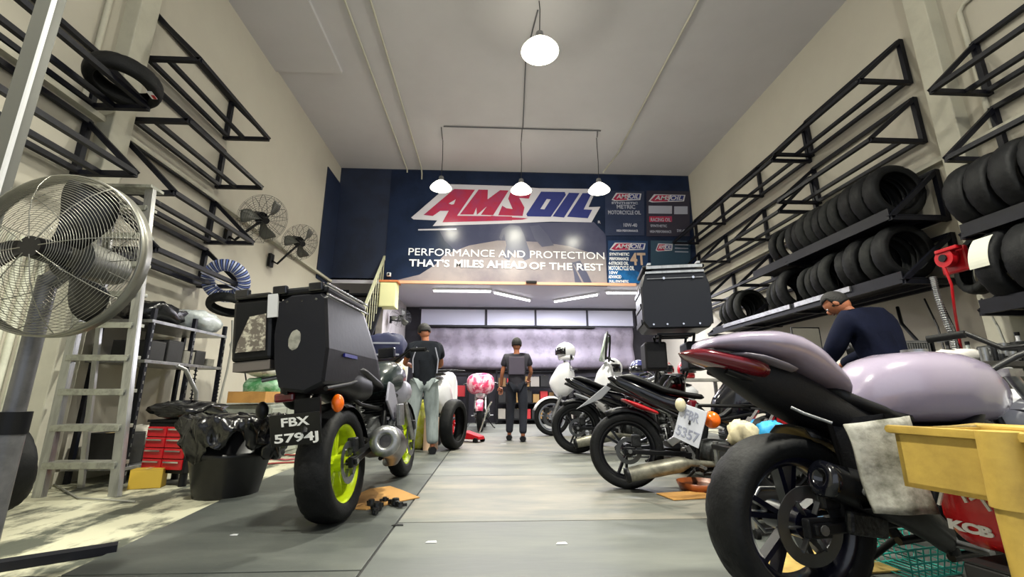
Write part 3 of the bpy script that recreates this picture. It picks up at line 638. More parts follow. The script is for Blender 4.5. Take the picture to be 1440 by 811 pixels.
    # exhaust
    for ex_ in g('exhaust', ()):
        pts, rs, m = ex_; o = MB().tube(pts, rs, 16).build('exhaust', m, root)
        p, q = Vector(pts[0]), Vector(pts[1]); d = (p - q).normalized()
        MB().lathe([(rs[0] * 1.04, 0), (rs[0] * 1.04, .03), (rs[0] * .6, .035), (rs[0] * .45, .03), (rs[0] * .45, -.03), (rs[0] * .1, -.03)], p, d, 18).build('end_cap', g('cap_m', black_m), o)
    # rear hugger
    if g('hugger', True):
        A = arc(math.radians(g('hug', (30, 115))[0]), math.radians(g('hug', (30, 115))[1]), 9); V = []; w = g('rw', .17) / 2 + .012
        for a in A:
            for y, rr_ in ((-w, R + .0), (-w * .7, R + .03), (0, R + .038), (w * .7, R + .03), (w, R + .0)): V.append((math.cos(a) * rr_, y, R + math.sin(a) * rr_))
        fe = MB().add(V, [(5 * i + j, 5 * i + j + 1, 5 * i + j + 6, 5 * i + j + 5) for i in range(8) for j in range(4)], True).build('rear_fender', black_m, root)
        so = fe.modifiers.new('s', 'SOLIDIFY'); so.thickness = .004
    # foot pegs, side stand
    for s in (-1, 1): MB().cyl((px_ + .02, s * .13, pz_ - .08), (px_ + .02, s * .24, pz_ - .08), .013, n=8).bar((px_ + .02, s * .13, pz_ - .08), (px_ - .06, s * .12, pz_ + .06), .02, .03).build('foot_peg', galv_m, root)
    zs = -math.tan(-lean) * .28 if lean else 0
    MB().tube([(px_ + .08, .10, pz_ - .12), (px_ + .02, .24, .03 + zs * 0), (px_ + .0, .27, .015)], .012, 8).build('side_stand', black_m, root)
    return root
def plate(root, c, w, h, rot, face_m, txt_m, lines, size=.05):
    """number plate centred at c, face normal -x of its local frame rotated by rot"""
    R = rot; ax, up, nn = R @ Vector((0, -1, 0)), R @ Vector((0, 0, 1)), R @ Vector((-1, 0, 0)); c = Vector(c)
    o = MB().box(c, (.006, w, h), R).build('number_plate', face_m, root, bevel=.002)
    n = len(lines)
    for i, s in enumerate(lines):
        lw = w * (.86 if len(s) > 3 else .55); a = c - ax * lw / 2 + up * (h / 2 - h * (i + 1) / n + h * .12 / 1) + nn * .005
        text(s, size, a, ax, up, txt_m, o, 'lettering', bold=.0015, width=lw, depth=.001)
    return o
plate_white = mat('white plate lettering', '#f1f1ee', .4); plate_black = mat('black plate face', '#0b0b0d', .35)
orange_rect = orange_m
lav_m = mat('pearl lavender paint', '#9d93a8', 0.22, coat=0.7, var=.15, vscale=2); lime_m = mat('fluorescent yellow rim paint', '#c9e01a', .35, var=.2, vscale=6)
cfrp_m = mat('dark textured plastic', '#0b0b0f', .55, bump=.12, bscale=120, spec=.25)
# ---------------- B: big lavender bike, nearest, right
Bc = dict(R=.288, wb=1.40, rw=.175, rr=.218, rim=mat('navy black rim paint', '#07081a', .3, coat=.3), spokes=5, disc=(-1,), disc_r=.125, headlight=False, engine=(.72, .30), ek=.9, head=(.98, .78), tail_end=(-.22, 0, .80), tail_z=.70,
    pivot=(.50, .30), bar=(1.25, 1.0), bar_w=.27, dash=False, mirrors=False, lamp=(1.22, .80), fender_m=lav_m, hug=(30, 80), e=.75,
    hulls=[
     ('tail_cowl', [(-.31, .885), (-.27, .915), (-.15, .943), (-.02, .950), (.06, .935), (.13, .893), (.21, .81), (.30, .712)], [(-.31, .872), (-.25, .880), (-.13, .868), (.0, .84), (.05, .822), (.13, .775), (.21, .735), (.30, .69)],
        [(-.31, .05), (-.2, .10), (-.05, .14), (.1, .15), (.22, .13), (.30, .07)], lav_m),
     ('tail_underside', [(-.30, .868), (-.15, .866), (.0, .835), (.13, .77), (.25, .70), (.45, .62)], [(-.30, .84), (-.2, .765), (-.05, .67), (.1, .60), (.25, .50), (.45, .46)], [(-.30, .03), (-.15, .07), (0, .10), (.2, .12), (.45, .13)], cfrp_m),
     ('seat', [(.20, .76), (.30, .71), (.40, .665), (.50, .65)], [(.20, .68), (.3, .64), (.4, .61), (.50, .60)], [(.2, .09), (.35, .14), (.50, .12)], seat_m),
     ('fuel_tank', [(.32, .735), (.37, .805), (.44, .852), (.54, .876), (.66, .886), (.78, .884), (.88, .862), (.97, .805), (1.03, .72)], [(.32, .66), (.37, .61), (.45, .607), (.7, .605), (.9, .605), (.98, .64), (1.03, .68)],
        [(.32, .06), (.40, .12), (.52, .165), (.7, .19), (.85, .17), (.97, .12), (1.03, .05)], lav_m),
     ('side_cover', [(.30, .62), (.6, .607), (.95, .60), (1.10, .58)], [(.30, .52), (.6, .50), (.9, .48), (1.10, .50)], [(.3, .12), (.6, .15), (1.0, .15), (1.1, .08)], black_m),
     ('front_fairing', [(1.00, .64), (1.08, .71), (1.2, .74), (1.34, .72)], [(1.00, .58), (1.1, .52), (1.2, .50), (1.34, .55)], [(1.0, .12), (1.1, .20), (1.25, .22), (1.34, .12)], white_m)],
    exhaust=[([(.03, -.16, .44), (.15, -.17, .405), (.30, -.175, .35), (.44, -.15, .26), (.55, -.08, .20)], [.055, .062, .066, .045, .03], black_m)], cap_m=gloss_m)
B = moto('motorcycle', 'large lavender motorcycle nearest on the right, black wheel and kicked up tail', (1.06, 1.66, 0.008), math.radians(8), Bc, group=None)
# red tail light wrapping the tail
mb = MB(); hull(mb, [(-.37, .868), (-.30, .883), (-.2, .862), (-.11, .845), (-.06, .812)], [(-.37, .855), (-.30, .825), (-.2, .795), (-.11, .77), (-.06, .765)], [(-.37, .03), (-.3, .07), (-.2, .10), (-.1, .118), (-.06, .10)], 14, 10); mb.build('tail_light', redlens_m, B)
mb = MB(); hull(mb, [(-.20, .868), (-.1, .856), (.0, .825), (.04, .79)], [(-.20, .855), (-.1, .83), (.0, .795), (.04, .78)], [(-.2, .105), (-.1, .128), (0, .132), (.04, .12)], 12, 8); mb.build('grey_trim', mat('grey violet trim', '#77717c', .4), B)
MB().cyl((.70, 0, .87), (.70, 0, .895), .045, n=20).build('fuel_cap', galv_m, B)
MB().tube([(.90, -.10, .80), (1.0, -.14, .86), (1.12, -.22, .92), (1.22, -.20, .99)], .012, 8).build('brake_hose', blackcable_m, B)
MB().box((1.22, -.20, .995), (.09, .05, .045), rotm(0, .2, .3).to_3x3()).build('switch_gear', black_m, B, bevel=.01)
MB().cyl((1.27, -.16, 1.0), (1.27, -.16, 1.06), .03, n=14).build('fluid_reservoir', glass_m, B)
MB().box((1.25, -.17, .80), (.07, .03, .05)).build('turn_signal', orange_m, B, bevel=.01)
MB().cyl((.10, -.222, .415), (.10, -.232, .415), .014, n=10).build('silencer_bolt', galv_m, B)
MB().box((.16, -.15, .30), (.15, .03, .075), rotm(0, .15, 0).to_3x3()).build('caliper_bracket', darkeng_m, B, bevel=.012)

# ---------------- A: black bike with fluorescent yellow wheels and a huge top case, left
Ac = dict(R=.318, wb=1.50, rw=.19, fw=.13, rr=.226, rim=lime_m, spokes=5, disc=(-1,), disc_r=.12, fdisc=(-1,), engine=(.78, .42), ek=1.15, head=(1.12, .86), tail_end=(-.18, 0, .80), pivot=(.55, .40),
    bar=(1.08, 1.08), bar_w=.38, mirrors=False, lamp=(1.3, .86), fender_m=black_m, hugger=True, hug=(20, 100),
    hulls=[
     ('tail', [(-.22, .80), (-.1, .86), (.1, .88), (.35, .83)], [(-.22, .74), (-.05, .70), (.1, .66), (.35, .66)], [(-.22, .06), (-.1, .11), (.1, .14), (.35, .15)], black_m),
     ('seat', [(.0, .88), (.15, .895), (.35, .85), (.55, .80), (.66, .80)], [(.0, .84), (.2, .82), (.4, .76), (.66, .72)], [(.0, .12), (.2, .15), (.5, .15), (.66, .12)], seat_m),
     ('fuel_tank', [(.58, .80), (.66, .90), (.8, .97), (.95, .99), (1.08, .95), (1.16, .88)], [(.58, .72), (.7, .70), (.9, .69), (1.05, .74), (1.16, .82)], [(.58, .09), (.7, .16), (.9, .20), (1.05, .19), (1.16, .08)], mat('dark green grey paint', '#232c2c', .25, coat=.5)),
     ('side_scoop', [(.80, .82), (.95, .86), (1.1, .84), (1.2, .78)], [(.80, .70), (.95, .60), (1.1, .62), (1.2, .72)], [(.8, .12), (.95, .22), (1.1, .22), (1.2, .12)], mat('grey violet panel', '#8d8d9a', .3, coat=.3))],
    exhaust=[([(.22, -.25, .40), (.32, -.245, .385), (.46, -.23, .35), (.60, -.18, .25), (.78, -.08, .21)], [.094, .102, .096, .05, .03], mat('brushed dark steel', '#565350', .33, .85, var=.5, vscale=8, color2='#2c2a29'))], cap_m=galv_m)
A = moto('motorcycle', 'black motorcycle with fluorescent yellow wheels and huge top case, left of the aisle', (-0.90, 2.84, .008), math.radians(86), Ac, lean=math.radians(-5.5))
# frame panels seen through the middle
for s in (-1, 1):
    mb = MB()
    mb.prism([(.52, .66), (.60, .80), (.70, .78), (.86, .52), (.80, .46), (.70, .50)], (0, s * .16, 0), (1, 0, 0), (0, 0, 1), (0, s * .02, 0)); mb.build('frame_panel', MT['grey violet panel'], A, bevel=.008)
    MB().box((.72, s * .215, .55), (.13, .03, .16)).build('radiator_guard', galv_m, A, bevel=.006)
MB().box((1.0, 0, .58), (.04, .30, .24)).build('radiator', darkeng_m, A, bevel=.005)
mb = MB().tube([(-.16, 0, .76), (-.30, 0, .66), (-.36, 0, .52)], .02, 8); mb.box((-.33, 0, .60), (.02, .14, .2)); mb.build('plate_bracket', black_m, A)
plate(A, (-.36, .05, .545), .27, .165, rotm(0, math.radians(-12), 0).to_3x3(), plate_black, plate_white, ['FBX', '5794J'], .062)
MB().box((-.325, .13, .715), (.03, .11, .05)).build('tail_light', redlens_m, A, bevel=.012)
MB().ell((-.20, .13, .745), (.14, .06, .10)).build('tail_housing', black_m, A)
for s, y in ((-1, -.125), (1, .30)):
    MB().ell((-.24, y, .66), (.03, .035, .05)).build('turn_signal', orange_m if s < 0 else black_m, A)
MB().tube([(-.1, .1, .80), (-.2, .25, .84), (-.22, .32, .83)], .014, 8).build('grab_rail', galv_m, A)
mb = MB()
for s in (-1, 1): mb.tube([(.25, s * .12, .82), (-.05, s * .12, .77), (-.36, s * .11, .74)], .013, 8)
mb.box((-.1, 0, .80), (.5, .2, .02)); mb.build('luggage_carrier', black_m, A)
# the case, its rear face outline given across the bike (y left, z up), then drawn forward
cs = MB(); prof0 = [(.12, .75), (-.02, .72), (-.12, .76), (-.145, .95), (-.135, 1.24), (-.11, 1.27), (.06, 1.27), (.13, 1.24), (.155, 1.05), (.15, .88)]
rings = []
for x, k in ((-.42, .93), (-.40, 1.0), (-.1, 1.0), (.14, 1.0), (.20, .95)):
    rings.append([(x + max(0, 1.27 - z) * (.80 if x > .1 else 0), .01 + (y - .01) * k, 1.0 + (z - 1.0) * (k if k < 1 else 1)) for y, z in prof0])
case = cs.loft(rings, smooth=False).build('top_case', mat('black moulded case plastic', '#0a0b13', .42, spec=.35, bump=.08, bscale=30), A, bevel=.02)
MB().box((-.10, .01, 1.285), (.62, .30, .045)).build('case_lid', black_m, case, bevel=.015)
for y in (-.08, .12, .33): MB().box((-.415, y, 1.295), (.03, .08, .05)).build('latch', gloss_m, case, bevel=.008)
for z in (1.245, 1.305): MB().tube([(-.43, -.15, z), (.20, -.155, z)], .007, 6).build('side_trim', chrome_m, case)
MB().box((-.30, .27, 1.09), (.24, .22, .34)).build('side_box', black_m, case, bevel=.02)
MB().box((-.36, .27, 1.275), (.14, .2, .03)).build('side_box_lid', gloss_m, case, bevel=.01)
MB().prism([(.19, .97), (.35, .97), (.34, 1.02), (.28, 1.16), (.19, 1.17)], (-.424, 0, 0), (0, 1, 0), (0, 0, 1), (-.004, 0, 0)).build('sticker', mat('brown metallic sticker', '#6e675f', .35, .3, var=1, vscale=30, color2='#c7c3b2', thr=(.5, .6)), case)
MB().box((-.36, .27, .895), (.1, .2, .05)).build('brown_strip', mat('dull brown strip', '#5c5652', .5), case)
MB().box((-.424, .155, 1.21), (.012, .055, .13)).build('tape_strip', mat('pale grey tape', '#b4b5b8', .45), case)
Rr = Matrix.Rotation(math.radians(12), 3, 'X')
MB().ell((-.408, .035, 1.01), (.014, .068, .115), 20, 10, Rr).build('reflector', mat('milky grey reflector', '#8d8c82', .35, var=.4, vscale=20), case)
MB().box((-.404, -.06, .85), (.012, .055, .055)).build('reflector', MT['milky grey reflector'], case, bevel=.015)
MB().ell((-.395, -.08, .775), (.012, .04, .018)).build('emblem', MT['milky grey reflector'], case)
MB().box((-.1, -.147, .93), (.2, .012, .02)).build('blue_strip', mat('deep blue strip', '#1b1f6e', .3), case)
for y in (-.08, 0.0, .08): MB().cyl((-.412, y, 1.225), (-.42, y, 1.225), .008, n=8).build('rivet', chrome_m, case)

# ---------------- C, D, E: row of underbone bikes parked to the right
sil_p = mat('silver side panel', '#9fa1a8', .3, coat=.3)
def underbone(accent, rim):
    return dict(R=.292, wb=1.25, rw=.10, fw=.09, rr=.225, rim=rim, spokes=3, double=True, disc=(-1,), disc_r=.10, engine=(.72, .27), ek=.78, etilt=1.1, head=(.98, .72), tail_end=(-.12, 0, .80), pivot=(.50, .27),
        bar=(.98, .93), bar_w=.33, lamp=(1.06, .86), hug=(25, 120), engine_m=engine_m,
        hulls=[('seat', [(-.03, .875), (.06, .885), (.14, .86), (.30, .785), (.48, .74), (.64, .72)], [(-.03, .85), (.1, .81), (.3, .73), (.64, .67)], [(-.03, .06), (.1, .12), (.3, .13), (.64, .09)], seat_m),
               ('side_panel', [(-.12, .88), (.05, .84), (.3, .73), (.62, .66)], [(-.12, .82), (.1, .68), (.3, .58), (.62, .46)], [(-.12, .06), (.1, .11), (.4, .125), (.62, .10)], gloss_m),
               ('rear_stripe', [(-.02, .69), (.1, .655), (.26, .585)], [(-.02, .67), (.1, .61), (.26, .555)], [(-.02, .115), (.1, .118), (.26, .12)], accent),
               ('leg_shield', [(.70, .66), (.85, .84), (.98, .90), (1.08, .84)], [(.70, .50), (.85, .42), (.98, .50), (1.08, .70)], [(.7, .08), (.85, .15), (.98, .16), (1.08, .08)], gloss_m)],
        exhaust=[([(-.02, -.17, .13), (.12, -.17, .16), (.36, -.165, .205), (.44, -.16, .215), (.62, -.1, .20), (.80, -.03, .22)], [.052, .058, .058, .026, .022, .02], mat('aged steel silencer', '#8f8d80', .45, .6, var=.6, vscale=9, color2='#4a4842'))])
G4 = 'row of black bikes parked along the right of the aisle'
Cb = moto('motorcycle', 'black bike with red stripe, second from the front in the right row', (1.09, 3.68, .008), math.radians(-6), dict(underbone(red_m, mat('black alloy rim', '#0c0d12', .3)), front=False, bars=False), group=G4)
for s in (-1,): MB().prism([(.26, .38), (.46, .50), (.50, .47), (.30, .34)], (0, -.20, 0), (1, 0, 0), (0, 0, 1), (0, -.03, 0)).build('pale_bracket', alu_m, Cb, bevel=.005)
Db = moto('motorcycle', 'dark bike with silver flank, third from the front in the right row', (1.10, 5.85, .008), math.radians(-4), underbone(sil_p, mat('black alloy rim', '#0c0d12', .3)), group=G4, scale=1.08)
MB().prism([(-.02, .50), (.05, .55), (.45, .86), (.50, .84), (.28, .62)], (0, -.16, 0), (1, 0, 0), (0, 0, 1), (0, -.02, 0)).build('tail_stay', sil_p, Db, bevel=.005)
# ================================================================ people
def skin(name, V, E_, Rd, m, parent, sub=2):
    me = bpy.data.meshes.new(name); me.from_pydata([tuple(v) for v in V], E_, []); me.materials.append(m)
    o = bpy.data.objects.new(name, me); COL.objects.link(o)
    if parent: o.parent = parent
    md = o.modifiers.new('skin', 'SKIN'); md.use_smooth_shade = True
    for i, sv in enumerate(me.skin_vertices[0].data):
        r = Rd[i]; sv.radius = r if isinstance(r, tuple) else (r, r); sv.use_root = (i == 0)
    s = o.modifiers.new('sub', 'SUBSURF'); s.levels = 1; s.render_levels = sub
    return o
def hand(parent, w, d, side):
    """palm at wrist w pointing along d, five bent fingers and a side thumb"""
    w, d = Vector(w), Vector(d).normalized(); x, y, z = frame(d); x = x * side
    V = [w, w + d * .05, w + d * .085]; E_ = [(0, 1), (1, 2)]; R = [(.022, .03), (.018, .04), (.014, .038)]
    for k, (o, l) in enumerate(((-.03, .058), (-.010, .07), (.010, .066), (.03, .052))):
        b = len(V); p = w + d * .08 + x * o; dn = y * -1
        V += [p, p + d * l * .45 + dn * .004, p + d * l * .8 + dn * .02, p + d * l * .95 + dn * .035]; E_ += [(b, b + 1), (b + 1, b + 2), (b + 2, b + 3), (1, b)]; R += [.0095, .009, .008, .007]
    b = len(V); p = w + d * .03 - x * .035
    V += [p, p + d * .03 - x * .02, p + d * .055 - x * .018 - y * .01]; E_ += [(0, b), (b, b + 1), (b + 1, b + 2)]; R += [.012, .010, .008]
    return skin('hand', V, E_, R, skin_m, parent, 1)
def person(label, loc, rz, J, shirt, pants, bulk=1.0, hair=hair_m, shoes=black_m, group=None, baggy=1.0, sleeve='short', s=1.0, hat=None):
    """J holds the joints: pelvis, chest, neck, head, elbows, wrists, hips, knees, ankles (local, facing +y)"""
    root = thing('person', label, 'person', loc, rz, group, scale=s)
    P, W, Cc, Nk, Hd = (Vector(J[k]) for k in ('pelvis', 'waist', 'chest', 'neck', 'head'))
    SL, SR, EL, ER, WL, WR = (Vector(J[k]) for k in ('shL', 'shR', 'elL', 'elR', 'wrL', 'wrR'))
    HL, HR, KL, KR, AL, AR = (Vector(J[k]) for k in ('hipL', 'hipR', 'knL', 'knR', 'anL', 'anR'))
    f = Vector((0, 1, 0)); up = (Hd - Nk).normalized()
    V = [P, W, Cc, Nk, Nk.lerp(Hd, .5), Hd, Hd + up * .06, SL, EL, WL, SR, ER, WR, HL, KL, AL, HR, KR, AR, AL + f * .12 - Vector((0, 0, .045)), AR + f * .12 - Vector((0, 0, .045))]
    E_ = [(0, 1), (1, 2), (2, 3), (3, 4), (4, 5), (5, 6), (2, 7), (7, 8), (8, 9), (2, 10), (10, 11), (11, 12), (0, 13), (13, 14), (14, 15), (0, 16), (16, 17), (17, 18), (15, 19), (18, 20)]
    R = [(.10, .08), (.095, .07), (.09, .065), .05, .052, (.08, .088), (.055, .06), .045, .036, .027, .045, .036, .027, .07, .05, .036, .07, .05, .036, .03, .03]
    body = skin('body', V, E_, R, skin_m, root)
    # head details
    face = Vector(J.get('face', (0, 1, 0))).normalized(); sd = face.cross(up).normalized(); H0 = Hd + up * .015
    MB().ell(H0, (.078, .092, .112), 20, 14, Matrix((sd, face, up)).transposed()).build('head_shape', skin_m, body)
    M3 = Matrix((sd, face, up)).transposed()
    mb = MB(); mb.ell(H0 - face * .012 + up * .022, (.09, .098, .108), 22, 14, M3); hr = mb.build('hair', hair, body)
    # cut the hair away from the face
    me = hr.data; bm = bmesh.new(); bm.from_mesh(me)
    rem = [v for v in bm.verts if (v.co - H0).dot(face) > .042 and (v.co - H0).dot(up) < .06 or (v.co - H0).dot(up) < -.055]
    bmesh.ops.delete(bm, geom=rem, context='VERTS'); bm.to_mesh(me); bm.free()
    so = hr.modifiers.new('s', 'SOLIDIFY'); so.thickness = .012
    for q in (-1, 1):
        MB().ell(H0 + sd * q * .078 - up * .005, (.012, .022, .032), 10, 7, M3).build('ear', skin_m, body)
        MB().ell(H0 + sd * q * .030 + face * .083 + up * .005, (.014, .008, .009), 10, 6, M3).build('eye', white_m, body)
    MB().ell(H0 + face * .095 - up * .018, (.013, .018, .024), 10, 7, M3).build('nose', skin_m, body)
    MB().ell(H0 + face * .088 - up * .052, (.024, .008, .007), 10, 6, M3).build('mouth', mat('lip', '#7d3f37', .5), body)
    # shirt
    k = 1.0
    slv = .95 if sleeve == 'long' else .62
    eL = SL.lerp(EL, slv if sleeve == 'short' else 1); eR = SR.lerp(ER, slv if sleeve == 'short' else 1)
    V = [W, P - Vector((0, 0, .10)), Cc, Nk - up * .03, SL, eL, SR, eR]; E2 = [(0, 1), (0, 2), (2, 3), (2, 4), (4, 5), (2, 6), (6, 7)]
    R = [(.155, .125), (.17, .145), (.17, .13), (.075, .07), .085, .07, .085, .07]
    if sleeve == 'long':
        V += [EL.lerp(WL, .95), ER.lerp(WR, .95)]; E2 += [(5, 8), (7, 9)]; R += [.045, .045]
    R = [tuple(a * bulk for a in r) if isinstance(r, tuple) else r * bulk for r in R]
    skin('shirt', V, E2, R, shirt, root)
    # trousers
    b = baggy
    V = [P, HL, HL.lerp(KL, .5), KL, KL.lerp(AL, .5), AL + Vector((0, 0, .03)), HR, HR.lerp(KR, .5), KR, KR.lerp(AR, .5), AR + Vector((0, 0, .03))]
    R = [(.125, .10), .10 * (b + 1) / 2, .095 * b, .075 * b, .07 * b, .066 * b, .10 * (b + 1) / 2, .095 * b, .075 * b, .07 * b, .066 * b]
    skin('trousers', V, [(0, 1), (1, 2), (2, 3), (3, 4), (4, 5), (0, 6), (6, 7), (7, 8), (8, 9), (9, 10)], R, pants, root)
    for a in (AL, AR):
        mb = MB(); 
        pts = [(-.09, .045), (-.03, .055), (.06, .05), (.13, .045), (.18, .02)]
        mb.loft([[(a.x + math.cos(t) * w, a.y + y, max(.0, .045 - (y > .1) * .015 + math.sin(t) * .045)) for t in [2 * math.pi * i / 12 for i in range(12)]] for y, w in pts]); mb.build('shoe', shoes, root)
    hand(body, WL, (WL - EL), -1); hand(body, WR, (WR - ER), 1)
    return root
def pose(**k):
    J = dict(pelvis=(0, 0, .93), waist=(0, -.01, 1.05), chest=(0, -.01, 1.28), neck=(0, 0, 1.44), head=(0, .02, 1.58), shL=(-.18, 0, 1.37), shR=(.18, 0, 1.37), elL=(-.24, .02, 1.10), elR=(.24, .02, 1.10),
             wrL=(-.24, .14, .90), wrR=(.24, .14, .90), hipL=(-.09, 0, .88), hipR=(.09, 0, .88), knL=(-.11, .02, .48), knR=(.11, .02, .48), anL=(-.12, 0, .08), anR=(.12, 0, .08)); J.update(k); return J
shirt1 = mat('charcoal knit shirt', '#1c2028', .85, var=.4, vscale=5, bump=.3, bscale=9, spec=.2)
pants1 = mat('faded grey trousers', '#929c9e', .85, var=.6, vscale=4, color2='#5c6465', bump=.6, bscale=7, stretch=(1.4, 1.4, .3))
navy_sh = mat('dark navy cotton', '#0e1328', .9, var=.3, vscale=4, bump=.4, bscale=6, spec=.15)
pants2 = mat('dark denim', '#191d2b', .85, var=.3, vscale=5, bump=.4, bscale=8)
p1 = person('mechanic in charcoal top and faded grey trousers working at the yellow motorcycle', (-.86, 5.85, .008), math.radians(12),
    pose(elL=(-.26, .18, 1.16), elR=(.24, .16, 1.14), wrL=(-.16, .40, 1.15), wrR=(.15, .38, 1.12), head=(-.02, .05, 1.58), anL=(-.16, -.03, .08), anR=(.15, .03, .08), knL=(-.14, .0, .48), knR=(.13, .06, .48)), shirt1, pants1, baggy=1.25, s=.965)
for q, yy in ((-1, .1), (1, .1)):
    MB().tube([(q * .12, -.128, 1.36), (q * .165, -.12, 1.2), (q * .155, -.12, 1.02)], .009, 6).build('pale_piping', sil_m, p1)
p2 = person('person in dark shirt and dark jeans walking away down the aisle', (.43, 7.45, .008), math.radians(-4),
    pose(anL=(-.13, .1, .08), anR=(.10, -.12, .08), knL=(-.11, .08, .48), knR=(.11, -.02, .47), elL=(-.25, .0, 1.1), elR=(.25, .05, 1.12), wrL=(-.27, .10, .88), wrR=(.2, .24, 1.0)), mat('dark plum shirt', '#2b2834', .8, var=.3, vscale=5), pants2, s=.97)
MB().box((0, -.133, 1.22), (.27, .03, .3)).build('back_panel', mat('dull violet panel', '#4b4455', .7), p2, bevel=.012)
p3 = person('mechanic in navy shirt bending at the workbench behind the lavender motorcycle', (3.27, 3.5, 0), math.radians(-6),
    pose(pelvis=(0, 0, .93), waist=(-.03, .04, 1.04), chest=(-.07, .07, 1.26), neck=(-.13, .12, 1.40), head=(-.21, .19, 1.50), face=(-.6, .45, -.65), shL=(-.25, .05, 1.35), shR=(.10, .12, 1.35), elL=(-.34, .14, 1.10), elR=(.14, .30, 1.12),
         wrL=(-.30, .42, .96), wrR=(-.08, .52, .98)), navy_sh, pants2, s=1.0, sleeve='long', bulk=1.2)
# ================================================================ left side of the shop
def guard(parent, R, depth, nr, nrad, m, wire, z0, name='guard', flat=.25, k=0):
    """wire dome: rings are stuff-joined, ribs separate"""
    mb = MB()
    for i in range(nr):
        u = (i + 1) / nr; r = R * (flat + (1 - flat) * u); z = z0 + depth * (1 - u ** 3)
        mb.tube([(math.cos(2 * math.pi * j / 44) * r, math.sin(2 * math.pi * j / 44) * r, z) for j in range(44)], wire, 4, closed=True)
    tag(mb.build(name, m, parent), kind='stuff')
    for j in range(nrad):
        a = 2 * math.pi * j / nrad + k
        MB().tube([(math.cos(a) * R * q, math.sin(a) * R * q, z0 + depth * (1 - ((q - flat) / (1 - flat)) ** 3 if q > flat else 1)) for q in (flat * .6, .4, .6, .8, .92, 1.0)], wire * 1.7, 5).build('guard_rib', m, parent)
def blades(parent, R, n, m, w=.5, tw=.5):
    for i in range(n):
        a0 = 2 * math.pi * i / n + .9; V = []
        for j in range(9):
            u = j / 8; r = R * (.16 + .84 * u); hw = w * (.30 + .9 * u - .75 * u ** 3) ; off = .35 * u
            for q in (-1, -.33, .33, 1):
                a = a0 + off + q * hw * .5; V.append((math.cos(a) * r, math.sin(a) * r, q * tw * .05 * (1.2 - .5 * u) + .01 * q * q))
        o = MB().add(V, [(4 * j + q, 4 * j + q + 1, 4 * j + q + 5, 4 * j + q + 4) for j in range(8) for q in range(3)], True).build('blade', m, parent)
        so = o.modifiers.new('s', 'SOLIDIFY'); so.thickness = .004
wire_m = mat('steel guard wire', '#8d8c84', .35, .7); fanb_m = mat('dark fan blade', '#101013', .35)
# big pedestal fan at the left edge
c = at(84, 358, Y=1.66); pc = at(48, 470, Y=1.80)
fan = thing('pedestal_fan', 'large grey pedestal fan with wire guard and dark blades at the left edge', 'fan', (c.x, c.y, 0))
head = bpy.data.objects.new('fan_head', MB().cyl((0, 0, -.05), (0, 0, -.26), .085, .065, 20).mesh('fan_head', mat('grey motor casing', '#6c6c66', .4, .4))); COL.objects.link(head); head.parent = fan
head.location = (0, 0, c.z); head.rotation_mode = 'QUATERNION'; head.rotation_quaternion = Vector((.02, -1, -.05)).to_track_quat('Z', 'Y')
RF = .305
guard(head, RF, .085, 30, 8, wire_m, .0011, .03, 'front_guard', .16, .2)
guard(head, RF, -.10, 18, 12, wire_m, .0011, -.03, 'rear_guard', .3, .1)
MB().lathe([(RF, -.028), (RF + .005, -.028), (RF + .005, .028), (RF, .028)], (0, 0, 0), (0, 0, 1), 60, closed=True).build('guard_band', wire_m, head)
MB().cyl((0, 0, .0), (0, 0, .115), .045, .038, 24).build('hub_cap', fanb_m, head, bevel=.006)
blades(head, RF * .93, 3, fanb_m, 1.15, .9)
pm = mat('grey painted pole', '#77777a', .4, .4, var=.3, vscale=6)
qx, qy = pc.x - c.x, 1.80 - c.y; zc_ = c.z
MB().cyl((qx, qy, .03), (qx, qy, .62), .046, n=18).build('lower_pole', pm, fan)
MB().cyl((qx, qy, .60), (qx, qy, zc_ - .05), .032, n=18).build('upper_pole', pm, fan)
MB().cyl((qx, qy, .58), (qx, qy, .66), .051, n=18).build('height_collar', black_m, fan)
MB().tube([(qx, qy, zc_ - .08), (qx * .7, qy * 1.2, zc_), (qx * .2, .20, zc_)], .035, 10).build('tilt_bracket', pm, fan)
MB().lathe([(0, 0), (.26, 0), (.27, .015), (.22, .035), (.06, .06), (0, .06)], (qx, qy, 0), (0, 0, 1), 36).build('base', mat('dark fan base', '#26262a', .5), fan)
# tall steel strut at the top left corner
a, b = at(22, 170, X=-2.05), at(38, 0, X=-2.05)
d = (b - a).normalized(); tt = (3.9) / 1
st = thing('steel_post', 'tall pale steel stanchion at the upper left corner of the picture', 'post', (-2.05, a.y, 0))
MB().box((0, 0, 2.9), (.07, .055, 5.8)).build('channel', mat('dull grey channel', '#5f605c', .5, .3), st); MB().box((.04, -.025, 2.9), (.012, .012, 5.8)).build('edge_strip', white_m, st)
MB().box((0, 0, .02), (.16, .16, .02)).build('foot_plate', galv_m, st)
